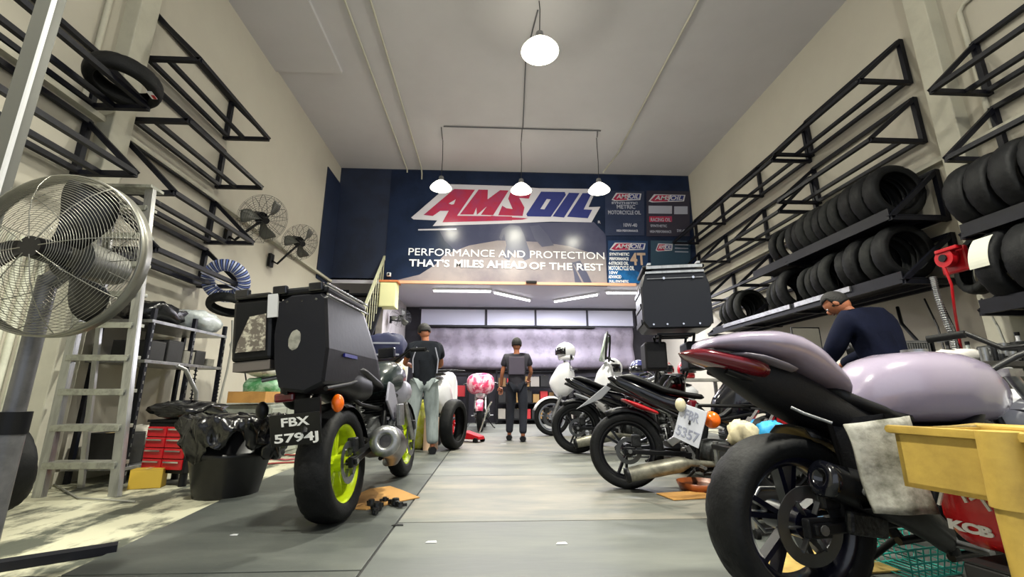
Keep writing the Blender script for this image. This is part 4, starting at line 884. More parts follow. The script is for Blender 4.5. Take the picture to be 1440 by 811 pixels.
# wall fans
def wall_fan(px, py, rpx, x, label, mount_px):
    c = at(px, py, X=x); r = rpx / 620 * (c - _C).length * .9; m = at(*mount_px, X=XL + .02)
    o = thing('wall_fan', label, 'fan', m, group='fans mounted on the left wall'); rel = c - m
    MB().box((0.02, 0, 0), (.05, .12, .22)).build('wall_plate', black_m, o, bevel=.01)
    MB().tube([(0.03, 0, 0), (.12, rel.y * .1, -.05), (rel.x * .6, rel.y * .5, rel.z * .35), (rel.x * .95, rel.y * .96, rel.z * .9)], .018, 8).build('bracket_arm', black_m, o)
    h = bpy.data.objects.new('fan_head', MB().cyl((0, 0, -.04), (0, 0, -.20), .09, .06, 18).mesh('fan_head', black_m)); COL.objects.link(h); h.parent = o
    h.location = rel; h.rotation_mode = 'QUATERNION'; h.rotation_quaternion = Vector((.75, -.42, -.45)).normalized().to_track_quat('Z', 'Y')
    guard(h, r, .08, 11, 16, mat('dark guard wire', '#3d3d40', .4, .4), .0016, .02, 'front_guard'); guard(h, r, -.10, 8, 16, MT['dark guard wire'], .0016, -.02, 'rear_guard')
    blades(h, r * .9, 3, mat('grey fan blade', '#55564f', .4), 1.1, .8); MB().cyl((0, 0, -.01), (0, 0, .09), .045, n=16).build('hub_cap', black_m, h)
wall_fan(370, 308, 33, -3.15, 'larger wall fan on the left wall above the wrapped tyre', (318, 332))
wall_fan(422, 341, 26, -3.2, 'smaller wall fan on the left wall nearer the banner', (379, 366))

# ---- step ladder
lf_r, lf_l = at(165, 676, Y=3.62), at(60, 674, Y=3.62); tr, tl = at(212, 266, Y=3.80), at(150, 266, Y=3.80)
lad = thing('step_ladder', 'tall aluminium step ladder standing before the shelf on the left', 'ladder', (lf_r.x, 3.62, 0))
O = Vector((lf_r.x, 3.62, 0)); fr, fl_ = Vector((lf_r.x, 3.62, 0)) - O, Vector((lf_l.x, 3.62, 0)) - O; tr, tl = tr - O, tl - O
for p, q in ((fr, tr), (fl_, tl)): MB().bar(p, q, .075, .03, up=(0, 1, 0)).bar(p + Vector((.03, 0, 0)), q + Vector((.03, 0, 0)), .012, .045, up=(0, 1, 0)).build('side_rail', alu_m, lad)
for i in range(9):
    u = .09 + i * .105; p, q = fl_.lerp(tl, u), fr.lerp(tr, u); y = p.y
    MB().box(((p.x + q.x) / 2, y + .04, p.z), (q.x - p.x, .13, .028)).box(((p.x + q.x) / 2, y - .03, p.z - .012), (q.x - p.x, .012, .045)).build('tread', dullalu_m, lad, bevel=.003)
MB().box(((tr.x + tl.x) / 2, tr.y + .03, tr.z + .01), (tr.x - tl.x + .08, .16, .03)).build('top_cap', dullalu_m, lad, bevel=.005)
for p, q in ((fr + Vector((-.24, .34, 0)), tr + Vector((-.07, .09, -.02))), (fl_ + Vector((-.0, .34, 0)), tl + Vector((0, .09, -.02)))): MB().bar(p, q, .04, .025, up=(0, 1, 0)).build('rear_leg', alu_m, lad)
# ---- shelving with clutter
X0 = -3.08
def zpx(px, py): return at(px, py, X=X0).z
y0, y1 = 4.12, at(308, 517, X=X0).y
za, zb_ = zpx(308, 472), zpx(308, 518)
sh = thing('shelving_unit', 'grey boltless shelving unit along the left wall behind the ladder', 'shelf', (X0, y0, 0))
D = y1 - y0; Wd = XL + .05 - X0
for x in (0, Wd + .03):
    for y in (0, D * .52, D):
        p_ = MB().box((x, y, (za + .12) / 2), (.035, .035, za + .12)).build('upright', steel_m, sh)
        if x == 0:
            hb = MB()
            for i in range(18): hb.box((.019, y, .08 + i * .075), (.004, .012, .03))
            tag(hb.build('slots', galv_m, p_), kind='stuff')
for z in (.12, zb_, za):
    MB().box((Wd / 2, D / 2, z), (abs(Wd) + .04, D + .06, .03)).build('shelf_board', galv_m, sh, bevel=.003)
sheet_m = mat('translucent plastic sheeting', '#b9c0c2', .25, var=.5, vscale=6, color2='#7f8688', bump=.8, bscale=7)
darkbox_m = mat('dark carton', '#1d1d1e', .6, var=.4, vscale=9); greybox_m = mat('grey card box', '#7f7d74', .7, var=.4, vscale=6)
def crumple(name, c, d, m, label, cat, seed=0, amp=.25, group=None, parent=None, n=26, mm=14):
    """soft lumpy object resting on its base"""
    rnd = random.Random(seed); ph = [rnd.uniform(0, 6.3) for _ in range(9)]; mb = MB(); V = []
    for j in range(mm + 1):
        a = math.pi * j / mm
        for i in range(n):
            b = 2 * math.pi * i / n
            f = 1 + amp * (.35 * math.sin(3 * b + ph[0] + 2 * a) + .3 * math.sin(5 * b - 3 * a + ph[1]) + .25 * math.sin(9 * b + 4 * a + ph[2]) + .2 * math.sin(13 * b - 7 * a + ph[3]) + rnd.uniform(-.2, .2))
            sx = abs(math.sin(a)) ** .7
            V.append((d[0] / 2 * sx * math.copysign(abs(math.cos(b)) ** .7, math.cos(b)) * f, d[1] / 2 * sx * math.copysign(abs(math.sin(b)) ** .7, math.sin(b)) * f, max(0, d[2] / 2 * (1 + math.copysign(abs(math.cos(a)) ** .7, math.cos(a)) * f))))
    mb.add(V, [(j * n + i, (j + 1) * n + i, (j + 1) * n + (i + 1) % n, j * n + (i + 1) % n) for j in range(mm) for i in range(n)], True)
    o = mb.build(name, m, parent, loc=c)
    return tag(o, label, cat, group) if label else o
def boxthing(name, c, d, m, label, cat='box', rz=0, group=None, lid=None, bevel=.006):
    """closed carton standing on c: body, two flaps, tape"""
    o = thing(name, label, cat, c, rz, group)
    MB().box((0, 0, d[2] / 2), d).build('body', m, o, bevel=bevel)
    for s in (-1, 1): MB().box((s * d[0] * .252, 0, d[2] + .003), (d[0] * .49, d[1], .005)).build('flap', lid or m, o)
    MB().box((0, 0, d[2] + .007), (.04, d[1] * 1.0, .002)).build('tape', mat('packing tape', '#b9a271', .3), o)
    return o
xm = X0 + Wd / 2
GS = 'goods on the grey shelving at the left'
crumple('plastic_bundle', (xm + .05, y0 + D * .74, za + .02), (.44, .5, .22), sheet_m, 'bundle of milky plastic sheeting on the upper shelf, far end', 'sheeting', 3, .18, GS)
crumple('plastic_bundle', (xm + .02, y0 + D * .24, za + .02), (.44, .5, .20), mat('black plastic sheeting', '#141518', .25, bump=.6, bscale=8), 'black plastic bundle on the upper shelf behind the ladder', 'sheeting', 4, .2, GS)
for i, (y, w, h, m) in enumerate([(.10, .30, .17, darkbox_m), (.31, .34, .20, darkbox_m), (.50, .26, .12, greybox_m), (.66, .26, .14, darkbox_m), (.83, .2, .07, greybox_m)]):
    boxthing('carton', (xm + .08, y0 + D * y, zb_ + .015), (.34, w * .62, h), m, ['low dark carton at the near end of the middle shelf', 'taller dark carton behind the ladder on the middle shelf', 'grey carton in the middle of the middle shelf', 'dark carton right of the ladder on the middle shelf', 'flat grey carton at the far end of the middle shelf'][i], group=GS)
crumple('cloth_bundle', (xm + .03, y0 + D * .36, .135), (.38, .22, .3), mat('dusty white bundle', '#a9a69c', .8, var=.5, vscale=5), 'dusty pale bundle on the lowest shelf of the grey shelving', 'bundle', 5, .15, GS)
for i, y in enumerate((.14, .66, .88)):
    boxthing('crate', (xm, y0 + D * y, .135), (.36, .2, .26), [darkbox_m, darkbox_m, card_m][i], ['dark crate on the lowest shelf behind the ladder', 'dark crate on the lowest shelf beside the red cabinet', 'brown crate on the lowest shelf, far end'][i], group=GS)
tag(MB().tube([(X0 + .06, y0 + D * .30, zb_ - .02), (X0 + .10, y0 + D * .36, zb_ - .05), (X0 + .14, y0 + D * .5, .75), (X0 + .16, y0 + D * .55, .30)], .02, 8).build('exhaust_pipe', alu_m), 'thin bright exhaust pipe hanging below the middle shelf behind the ladder', 'pipe')
for i, (yy, l) in enumerate(((.56, .55), (.93, .5))):
    o = MB()
    for k in range(14): o.lathe([(.012, -.004), (.02, 0), (.012, .004)], (X0 + .06, y0 + D * yy, zb_ - .05 - k * l / 14), (0, .5, 1), 8, closed=True)
    o.cyl((X0 + .06, y0 + D * yy, zb_ - .015), (X0 + .06, y0 + D * yy, zb_ - .06 - l), .008, n=6)
    tag(o.build('drive_chain', steel_m), ['dark drive chain hanging from the middle shelf right of the ladder', 'dark drive chain hanging at the far end of the middle shelf'][i], 'chain', 'chains hanging from the shelving')
tag(MB().tube([(X0 + .04, y1 + .05, za + .2), (X0 + .07, y1 + .06, za - .05), (X0 + .05, y1 + .08, zb_), (X0 + .04, y1 + .03, zb_ - .4), (X0 + .03, y1 + .05, .02)], .012, 8).build('hanging_hose', cable_m), 'grey hose looped down the far end of the shelving', 'hose')
# red drawer cabinet
c = at(213, 640, Y=3.95)
rc = thing('tool_cabinet', 'red metal drawer cabinet between the ladder and the black bin', 'cabinet', (-2.64, 4.15, 0), math.radians(-14))
MB().box((0, 0, .30), (.42, .34, .40)).build('body', black_m, rc, bevel=.01)
for s in (-1, 1):
    for k in range(4):
        dd = MB().box((s * .10, -.175, .17 + k * .085), (.19, .02, .078)).build('drawer', red_m, rc, bevel=.004)
        MB().box((s * .10 , -.192, .19 + k * .085), (.15, .014, .012)).build('handle', chrome_m, dd)
for x in (-.18, .18):
    for y in (-.13, .13): MB().cyl((x, y, .0), (x, y, .10), .03, n=12).build('castor', black_m, rc)
MB().box((0, 0, .51), (.44, .36, .02)).build('top_mat', black_m, rc)
bagm = mat('black bin liner film', '#0b0b0e', .22, coat=.3, bump=.7, bscale=9)
crumple('bin_liner', (-2.64, 4.15, .525), (.5, .42, .14), bagm, 'crumpled black liner lying on the red drawer cabinet', 'bag', 8, .25)
# black bin with liner
b0 = at(298, 640, Y=3.62)
bn = thing('waste_bin', 'large round black bin with a shiny black liner left of the motorcycle', 'bin', (b0.x + .12, 3.66, 0), scale=.9)
MB().lathe([(0, .0), (.235, .0), (.24, .02), (.30, .30), (.315, .31), (.315, .345), (.305, .345), (.36, .60), (.345, .61), (.28, .31), (.22, .03), (0, .03)], n=40).build('tub', mat('black bin plastic', '#0c0c0f', .4), bn)
rnd = random.Random(5); ph = [rnd.uniform(0, 6) for _ in range(20)]; V = []; n = 84
prof = [(.20, .50), (.30, .60), (.355, .635), (.385, .62), (.392, .56), (.385, .50), (.37, .44), (.36, .40)]
for i in range(n):
    a = 2 * math.pi * i / n
    for j, (r, z) in enumerate(prof):
        w = .012 * math.sin(7 * a + ph[0] + j) + .014 * math.sin(13 * a + ph[1] - j * 1.3) + .010 * math.sin(29 * a + ph[2] + j * .7) + rnd.uniform(-.005, .005)
        V.append(((r + w * (.4 + j * .25)) * math.cos(a), (r + w * (.4 + j * .25)) * math.sin(a), z + (.03 * math.sin(4 * a + ph[3]) + .02 * math.sin(11 * a)) * (j > 4) * (j - 4) * .8 + w * .7))
m_ = len(prof)
o = MB().add(V, [(i * m_ + j, ((i + 1) % n) * m_ + j, ((i + 1) % n) * m_ + j + 1, i * m_ + j + 1) for i in range(n) for j in range(m_ - 1)], True).build('liner', bagm, bn)
so = o.modifiers.new('s', 'SOLIDIFY'); so.thickness = .003
crumple('rubbish', (.02, 0, .45), (.50, .50, .19), bagm, None, None, 11, .2, parent=bn)
crumple('bag_corner', (.36, -.05, .28), (.16, .2, .26), bagm, None, None, 12, .3, parent=bn)
# boxes, bag and cloths against the wall behind the bike
boxthing('cardboard_box', at(360, 566, X=-2.75), (.42, .46, .12), card_m, 'orange brown cardboard box on the low cabinet behind the left motorcycle')
bx = at(360, 566, X=-2.75)
lc = thing('low_cabinet', 'pale low cabinet against the left wall behind the motorcycle', 'cabinet', (-2.95, max(bx.y + .1, y1 + .7), 0))
MB().box((0, 0, bx.z / 2 - .01), (.9, 1.2, bx.z - .02)).build('body', mat('pale grey cabinet', '#8b9087', .6, var=.3, vscale=4), lc, bevel=.01)
for k in range(3): MB().box((.455, -.39 + k * .39, bx.z / 2), (.012, .36, bx.z - .12)).build('door', mat('pale grey cabinet door', '#979b90', .55), lc, bevel=.004)
gb = at(372, 548, X=-2.8)
crumple('green_bag', (gb.x, gb.y + .1, bx.z + .0), (.5, .55, .30), mat('green printed bag', '#3c7a4c', .5, var=.8, vscale=9, color2='#8fae97'), 'green and white printed bag on the low cabinet behind the case', 'bag', 21, .12)
crumple('white_bag', (gb.x - .02, gb.y + .1, bx.z + .30), (.45, .5, .24), mat('white printed bag', '#d9dcd8', .5, var=.5, vscale=12, color2='#5a6070', thr=(.55, .62)), 'white printed bag lying on the green bag', 'bag', 22, .12)
crumple('white_bag', (gb.x - .1, gb.y - .1, bx.z + .54), (.5, .5, .26), mat('plain white bag', '#dfe3da', .5), 'plain white bag on top of the pile behind the case', 'bag', 23, .12)
tag(MB().tube([at(342, 480, X=-3.3), at(344, 520, X=-3.3), at(350, 560, X=-3.3), at(358, 600, X=-3.3)], .010, 6).build('wall_cable', blackcable_m), 'dark cable hanging on the left wall beside the case', 'cable')
# floor bits left
def cable(pts, r, m, label, cat='cable', group=None): return tag(MB().tube(pts, r, 6).build('cable', m), label, cat, group)
rr = random.Random(3)
for k in range(4):
    P0 = at(340, 636 + 6 * k, Z=.012); P1 = at(430, 632 + 6 * k, Z=.012)
    cable([P0.lerp(P1, t) + Vector((rr.uniform(-.05, .05), rr.uniform(-.08, .08), 0)) for t in arc(0, 1, 7)], .010, mat('pink red air hose', '#a8505a', .5) if k % 2 == 0 else mat('dull red hose', '#8a2f2b', .5), ['foremost', 'second', 'third', 'rearmost'][k] + ' red hose strand on the floor behind the left motorcycle', 'hose', 'red hose strands on the floor')
cable([at(50, 655, Z=.01), at(75, 680, Z=.01), at(110, 700, Z=.01), at(190, 705, Z=.01)], .006, cable_m, 'thin pale cable snaking over the floor before the ladder')
cable([at(186, 664, Z=.01), at(210, 655, Z=.02), at(228, 657, Z=.02)], .008, cable_m, 'short bent pale hose on the floor beside the red cabinet', 'hose')
tag(MB().box((0, 0, .02), (.62, .07, .035)).build('angle_bar', steel_m, loc=at(30, 797, Z=0), rot=(0, 0, math.radians(35))), 'dark metal bar with pale edge on the floor at the lower left corner', 'bar')
yb = at(190, 668, Z=0)
boxthing('yellow_box', (-2.75, 3.95, 0), (.22, .12, .14), mat('yellow carton', '#c9a83c', .6), 'small yellow carton on the floor right of the ladder foot', rz=.3)
# cardboard under the left bike with dark parts
cbp = [at(x, y, Z=.009) for x, y in ((497, 716), (500, 697), (520, 688), (548, 684), (566, 690), (590, 700), (560, 706), (535, 712), (515, 717))]
tag(MB().add(cbp + [p + Vector((0, 0, .006)) for p in cbp], [tuple(range(9))[::-1], tuple(range(9, 18))] + [(i, (i + 1) % 9, 9 + (i + 1) % 9, 9 + i) for i in range(9)]).build('cardboard_sheet', card_m), 'torn piece of cardboard on the floor under the left motorcycle', 'cardboard')
for i, (x, y, s) in enumerate(((522, 710, .05), (530, 716, .06), (556, 709, .055), (541, 704, .035), (527, 721, .04), (563, 712, .04))):
    p = at(x, y, Z=.016); q = p + Vector((0, 0, 0))
    mb = MB(); mb.cyl((0, 0, 0), (0, 0, s * .7), s * .55, s * .4, 10).box((s * .5, 0, s * .25), (s * 1.1, s * .4, s * .45)).cyl((-s * .4, s * .2, 0), (-s * .5, s * .3, s * .5), s * .22, n=8)
    tag(mb.build('metal_part', darkeng_m, loc=p, rot=(0, 0, i * 1.3)), ['dark caliper part on the left half of the cardboard', 'largest dark part at the front edge of the cardboard', 'dark part on the right half of the cardboard', 'small dark part in the middle of the cardboard', 'dark part lying just in front of the cardboard', 'small dark part at the right edge of the cardboard'][i], 'part', 'dark metal parts on the cardboard')
# stair with railing beyond, and the hanging yellow cupboard
stz = lambda u: .35 + u * 2.55
sr = thing('stair', 'dark steel stair with pale railing rising to the mezzanine at the far left', 'stair', (-2.9, 7.45, 0))
for k in range(12):
    MB().box((0, k * .21, .25 + k * .24), (.85, .24, .04)).build('tread', steel_m, sr)
for x in (-.43, .43): MB().bar((x, -.1, .15), (x, 2.45, 3.02), .05, .2, up=(1, 0, 0)).build('stringer', steel_m, sr)
rl = mat('pale olive railing', '#a9a98f', .5)
MB().bar((.46, -.05, 1.15), (.46, 2.4, 3.95), .05).build('handrail', rl, sr)
for k in range(15):
    y = k * .17; z = .2 + y * 1.145
    MB().cyl((.46, y, z), (.46, y, z + .95), .011, n=6).build('baluster', rl, sr)
yc = at(548, 417, Y=YB - .02)
yl = thing('wall_cupboard', 'pale yellow box hung at the left end of the mezzanine edge', 'cupboard', (yc.x, YB - .1, yc.z))
MB().box((0, 0, 0), (.36, .3, .56)).build('body', mat('pale yellow enamel', '#d8d7a0', .5), yl, bevel=.01); MB().box((0, -.155, 0), (.32, .012, .52)).build('door', mat('pale yellow door', '#e0dfae', .45), yl, bevel=.004)
MB().box((0, 0, .30), (.42, .34, .04)).build('orange_cap', mat('plain orange cap', '#cf7b4a', .5), yl)  # cap in one flat orange colour
# ================================================================ farther right bikes
pale_rim = mat('pale alloy rim', '#a9adb6', .3, .5)
Ec = underbone(sil_p, pale_rim); Ec.update(head=(.98, .86), bar=(.96, 1.05), lamp=(1.15, .92), mirrors=True, fender_m=white_m)
Ec['hulls'] = [h for h in Ec['hulls'] if h[0] != 'leg_shield'] + [('front_fairing', [(.86, 1.02), (.98, 1.20), (1.12, 1.12), (1.28, .88)], [(.86, .74), (1.0, .62), (1.15, .60), (1.28, .78)], [(.86, .15), (1.0, .21), (1.15, .17), (1.28, .05)], white_m)]
Eb = moto('motorcycle', 'bike with white fairing facing the aisle, farthest back in the right row', (2.52, 8.35, .008), math.radians(181), Ec, group=G4, scale=1.12)
def helmet(loc, rz, shell, label, s=1.0, visor=gloss_m):
    o = thing('helmet', label, 'helmet', loc, rz, 'helmets on the right', scale=s)
    mb = MB(); mb.ell((0, 0, .13), (.125, .15, .13), 22, 14); mb.lathe([(.10, .0), (.115, .02), (.118, .06), (.10, .05)], (0, 0, 0), (0, 0, 1), 22, closed=True); mb.build('shell', shell, o)
    V = []
    for i in range(11):
        a = math.radians(-65 + 13 * i)
        for z, k in ((.075, 1.03), (.12, 1.06), (.175, 1.0)): V.append((math.sin(a) * .128 * k, math.cos(a) * .153 * k, z))
    v = MB().add(V, [(3 * i + j, 3 * i + j + 1, 3 * i + j + 4, 3 * i + j + 3) for i in range(10) for j in range(2)], True).build('visor', visor, o)
    so = v.modifiers.new('s', 'SOLIDIFY'); so.thickness = .004
    return o
# bench behind the right row
def bench(name, loc, d, top_m, leg_m_, label, shelf=True, rz=0):
    o = thing(name, label, 'table', loc, rz); L, W, H = d
    MB().box((0, 0, H - .02), (L, W, .04)).build('table_top', top_m, o, bevel=.004)
    for x in (-1, 1):
        for y in (-1, 1): MB().box((x * (L / 2 - .04), y * (W / 2 - .04), (H - .04) / 2), (.045, .045, H - .04)).build('leg', leg_m_, o)
    if shelf: MB().box((0, 0, .22), (L - .08, W - .06, .02)).build('lower_shelf', top_m, o)
    return o
bench('workbench', (2.9, 7.25, 0), (1.9, .55, .98), mat('pale bench top', '#b2b0ac', .5, var=.3, vscale=5), galv_m, 'pale bench behind the right row of bikes with helmets on it')
helmet((1.98, 7.2, .985), 2.6, mat('white helmet shell', '#e2e3e6', .2, coat=.5), 'white helmet with dark visor, left end of the pale bench', 1.25)
helmet((2.42, 7.2, .985), 2.2, mat('indigo helmet shell', '#3b4075', .25, coat=.5), 'indigo helmet beside the white helmet on the pale bench', 1.15)
helmet((2.82, 7.2, .985), 3.4, mat('red white helmet shell', '#b8b4b5', .25, var=1, vscale=7, color2='#b3101c', thr=(.48, .52), coat=.4), 'red and white patterned helmet on the pale bench', 1.15)
helmet((3.2, 7.2, .985), 3.1, red_m, 'plain red helmet on the pale bench', 1.1)
hm = helmet((0, 0, 0), 1.9, MT['white helmet shell'], 'large white helmet resting on the fairing of the farthest right bike', 1.3)
hm.location = (1.41, 8.33, 1.36)
# white scooter with screen behind the second and third bikes
scn = thing('scooter', 'white scooter with tall front shield and black framed screen behind the right row', 'scooter', (1.62, 6.55, .008), math.radians(160), scale=1.05)
wheel_part(scn, (1.15, 0, .24), .24, .10, .16, pale_rim, rubber_m, 5, False, (1,), .09)
wheel_part(scn, (0, 0, .24), .24, .11, .16, pale_rim, rubber_m, 5, False, None, .09)
wm = mat('white scooter paint', '#dcdde2', .2, coat=.5)
scn.location = (2.68, 6.35, .008)
mb = MB(); hull(mb, [(.80, .62), (.86, 1.10), (.95, 1.16), (1.08, 1.0), (1.18, .72)], [(.80, .35), (.88, .34), (1.0, .42), (1.10, .52), (1.18, .62)], [(.80, .16), (.88, .20), (1.0, .18), (1.18, .06)], 18, 16); mb.build('leg_shield', wm, scn)
mb = MB(); hull(mb, [(-.25, .78), (-.05, .82), (.3, .78), (.5, .70)], [(-.25, .66), (-.05, .45), (.3, .34), (.5, .36)], [(-.25, .07), (0, .17), (.35, .18), (.5, .12)], 16, 12); mb.build('rear_body', wm, scn)
mb = MB(); hull(mb, [(-.18, .83), (.1, .86), (.35, .82), (.52, .74)], [(-.18, .79), (.1, .78), (.35, .75), (.52, .69)], [(-.18, .09), (.1, .15), (.4, .14), (.52, .08)], 14, 10); mb.build('seat', seat_m, scn)
MB().box((.66, 0, .33), (.40, .34, .05)).build('footboard', black_m, scn, bevel=.02)
MB().cyl((1.15, 0, .24), (.93, 0, 1.12), .035, n=12).build('steering_column', galv_m, scn)
MB().tube([(.86, -.32, 1.17), (.93, -.12, 1.20), (.93, .12, 1.20), (.86, .32, 1.17)], .014, 8).build('handlebar', black_m, scn)
V = []
for z, w, x in ((1.16, .22, 1.0), (1.3, .25, .96), (1.45, .25, .92), (1.53, .22, .90)):
    for q in (-1, -.5, 0, .5, 1): V.append((x + .05 * (1 - q * q), q * w, z))
o = MB().add(V, [(5 * i + j, 5 * i + j + 1, 5 * i + j + 6, 5 * i + j + 5) for i in range(3) for j in range(4)], True).build('windscreen', mat('pale green screen', '#cfe0d2', .15, trans=.3), scn)
so = o.modifiers.new('s', 'SOLIDIFY'); so.thickness = .005
MB().tube([(.93, -.24, 1.16), (.90, -.26, 1.45), (.89, -.2, 1.55), (.92, 0, 1.56), (.89, .2, 1.55), (.90, .26, 1.45), (.93, .24, 1.16)], .014, 6).build('screen_frame', black_m, scn)
# G: touring bike facing away carrying the aluminium-edged top case
Gc = underbone(red_m, MT['black alloy rim']); Gc.update(R=.30, rw=.14, head=(.98, .86), bar=(.98, 1.0), front=False, bars=False)
Gc['hulls'] = Gc['hulls'][:3]
Gb = moto('motorcycle', 'black bike facing away behind the second bike, carrying the tall top case', (1.86, 4.45, .008), math.radians(78), Gc, scale=1.05)
mb = MB()
for s in (-1, 1): mb.tube([(.35, s * .14, .80), (-.05, s * .15, 1.0), (-.25, s * .15, 1.22), (.1, s * .15, 1.24), (.3, s * .13, .84)], .013, 8)
for x in (-.2, -.05, .1): mb.bar((x, -.17, 1.235), (x, .17, 1.235), .03, .02)
mb.build('luggage_carrier', black_m, Gb)
for s in (-1, 1): MB().box((-.02, s * .19, 1.04), (.34, .20, .26)).build('pannier', cfrp_m, Gb, bevel=.02)
KZ = .19
prof = [(-.27, 1.08), (-.31, 1.14), (-.31, 1.48), (-.275, 1.60), (-.19, 1.645), (.19, 1.645), (.275, 1.60), (.31, 1.48), (.31, 1.14), (.27, 1.08)]
cs = MB().loft([[(x, y * k, 1.36 + (z - 1.36) * k) for y, z in prof] for x, k in ((-.36, .96), (-.33, 1), (.10, 1), (.14, .94))], smooth=False).build('top_case', mat('black ribbed case', '#0d0f18', .35, spec=.4), Gb, bevel=.012, loc=(0, 0, KZ))
MB().box((-.11, 0, 1.668), (.46, .56, .035)).build('case_lid', black_m, cs, bevel=.012)
for y in (-.22, .22): MB().bar((-.37, y * 1.0, 1.69), (.10, y, 1.69), .03, .02).build('lid_rail', alu_m, cs)
MB().box((-.365, 0, 1.655), (.02, .50, .028)).build('lid_rail', alu_m, cs); MB().box((-.366, 0, 1.605), (.02, .52, .02)).build('lid_rail', alu_m, cs)
MB().box((-.372, 0, 1.545), (.006, .5, .006)).build('seam_strip', galv_m, cs)
for y in (-.16, .10): MB().cyl((-.368, y, 1.545), (-.382, y, 1.545), .012, n=10).build('rivet', chrome_m, cs)
for y in (-.31, .31):
    for z in (1.15, 1.3, 1.45): MB().box((-.1, y, z), (.40, .016, .05)).build('side_rib', black_m, cs, bevel=.004)
for y in (-.18, -.04, .1, .22): MB().cyl((-.366, y, 1.115), (-.378, y, 1.115), .009, n=8).build('rivet', chrome_m, cs)
# F: partly dismantled bike between C and B, tilted plate and amber lamp at its tail
Fc = dict(R=.29, wb=1.30, rw=.12, rr=.20, rim=MT['black alloy rim'], disc=(-1,), engine=(.62, .30), ek=.85, head=(.92, .74), pivot=(.45, .30), tail_end=(-.2, 0, .62), tail_z=.62, bars=False, front=False, hugger=False,
    hulls=[('seat_pan', [(-.1, .66), (.1, .66), (.35, .63)], [(-.1, .62), (.1, .60), (.35, .57)], [(-.1, .06), (.1, .11), (.35, .11)], black_m)])
Fb = moto('motorcycle', 'partly dismantled black bike wedged behind the wheel of the lavender one', (2.0, 3.15, .008), math.radians(2), Fc)
pl = at(970, 597, Y=2.9) - Vector((2.0, 3.15, .008)); pl.rotate(Matrix.Rotation(-math.radians(2), 3, 'Z'))
R_ = Matrix.Rotation(math.radians(-2), 3, 'Z') @ Matrix.Rotation(math.radians(20), 3, 'Z') @ Matrix.Rotation(math.radians(14), 3, 'X') @ Matrix.Rotation(math.radians(12), 3, 'Y')
o = plate(Fb, pl, .22, .23, R_, mat('pale grey plate face', '#c3c6d2', .4), mat('grey plate print', '#8f93a6', .4), ['FBR', '5357'], .085)
MB().tube([(-.12, .0, .63), (pl.x + .06, pl.y, pl.z + .12), (pl.x, pl.y, pl.z)], .012, 6).build('plate_stay', black_m, Fb)
il = at(1001, 590, Y=2.84) - Vector((2.0, 3.15, .008)); il.rotate(Matrix.Rotation(-math.radians(2), 3, 'Z'))
MB().lathe([(0, .0), (.048, .0), (.052, .012), (.045, .03), (0, .04)], il, (-.5, -.85, .0), 24).build('turn_signal', orange_m, Fb)
MB().tube([il, il + Vector((.1, .04, .0)), (.05, .0, .62)], .010, 6).build('signal_stalk', black_m, Fb)
bl_ = at(957, 569, Y=2.95) - Vector((2.0, 3.15, .008)); bl_.rotate(Matrix.Rotation(-math.radians(2), 3, 'Z'))
MB().ell(bl_, (.035, .03, .045)).build('pale_lens', mat('beige lens', '#cdc5a6', .3), Fb)
MB().box(bl_ + Vector((.08, 0, 0)), (.05, .05, .06)).build('red_reflector', redlens_m, Fb, bevel=.01)
MB().tube([bl_, (.0, .0, .64)], .009, 6).build('lens_stalk', black_m, Fb)
# oil pan, cardboard and parts on the floor under C/F
pan = thing('drain_pan', 'orange brown drain pan on the floor under the second bike', 'pan', at(985, 690, Z=.0).to_tuple(), .3)
pan.location.z = .01
MB().lathe([(0, 0), (.15, 0), (.17, .06), (.175, .06), (.15, -.005 + .008), (0, .008)], n=24).build('basin', mat('orange brown enamel', '#8d4a22', .35), pan); MB().lathe([(0, .03), (.155, .03)], n=24).build('oil', gloss_m, pan)
for i, (x0_, y0_, w, h, rz) in enumerate(((965, 697, .35, .22, .2), (1040, 702, .4, .25, -.3), (1150, 790, .5, .3, .1))):
    p = at(x0_, y0_, Z=.01); tag(MB().box((0, 0, .004), (w, h, .006)).build('cardboard_sheet', card_m if i < 2 else mat('yellowed cardboard', '#c2a45a', .8, var=.4, vscale=5), loc=p, rot=(0, 0, rz)), ['cardboard scrap on the floor at the drain pan', 'cardboard scrap on the floor behind the lavender wheel', 'yellowed cardboard sheet under the lavender wheel'][i], 'cardboard', 'cardboard on the floor at the right')
# clutter behind the lavender wheel
def crumple_at(px, py, Y, d, m, label, cat, seed, amp=.25, z=None):
    p = at(px, py, Y=Y); return crumple(cat.replace(' ', '_'), (p.x, p.y, z if z is not None else p.z), d, m, label, cat, seed, amp)
tt_ = thing('tool_trolley', 'low black tool trolley behind the lavender wheel with cloths and red box', 'trolley', (1.72, 2.60, 0), .05)
MB().box((0, 0, .42), (.76, .34, .03)).build('top_tray', black_m, tt_, bevel=.006); MB().box((0, 0, .15), (.76, .34, .03)).build('lower_tray', black_m, tt_, bevel=.006)
for x in (-.36, .36):
    for y in (-.15, .15): MB().cyl((x, y, .05), (x, y, .45), .016, n=8).build('post', galv_m, tt_); MB().cyl((x - .012, y, .03), (x + .012, y, .03), .03, n=12).build('castor', rubber_m, tt_)
blue_c = mat('bright blue cloth', '#2a9bd6', .6, bump=.5, bscale=12)
crumple('cloth', (1.62, 2.58, .436), (.15, .14, .13), blue_c, 'bright blue crumpled cloth on the low trolley behind the wheel', 'cloth', 31, .25)
rb = thing('tool_box', 'red tool box on the low trolley behind the lavender bike', 'box', (1.84, 2.60, .436), .2)
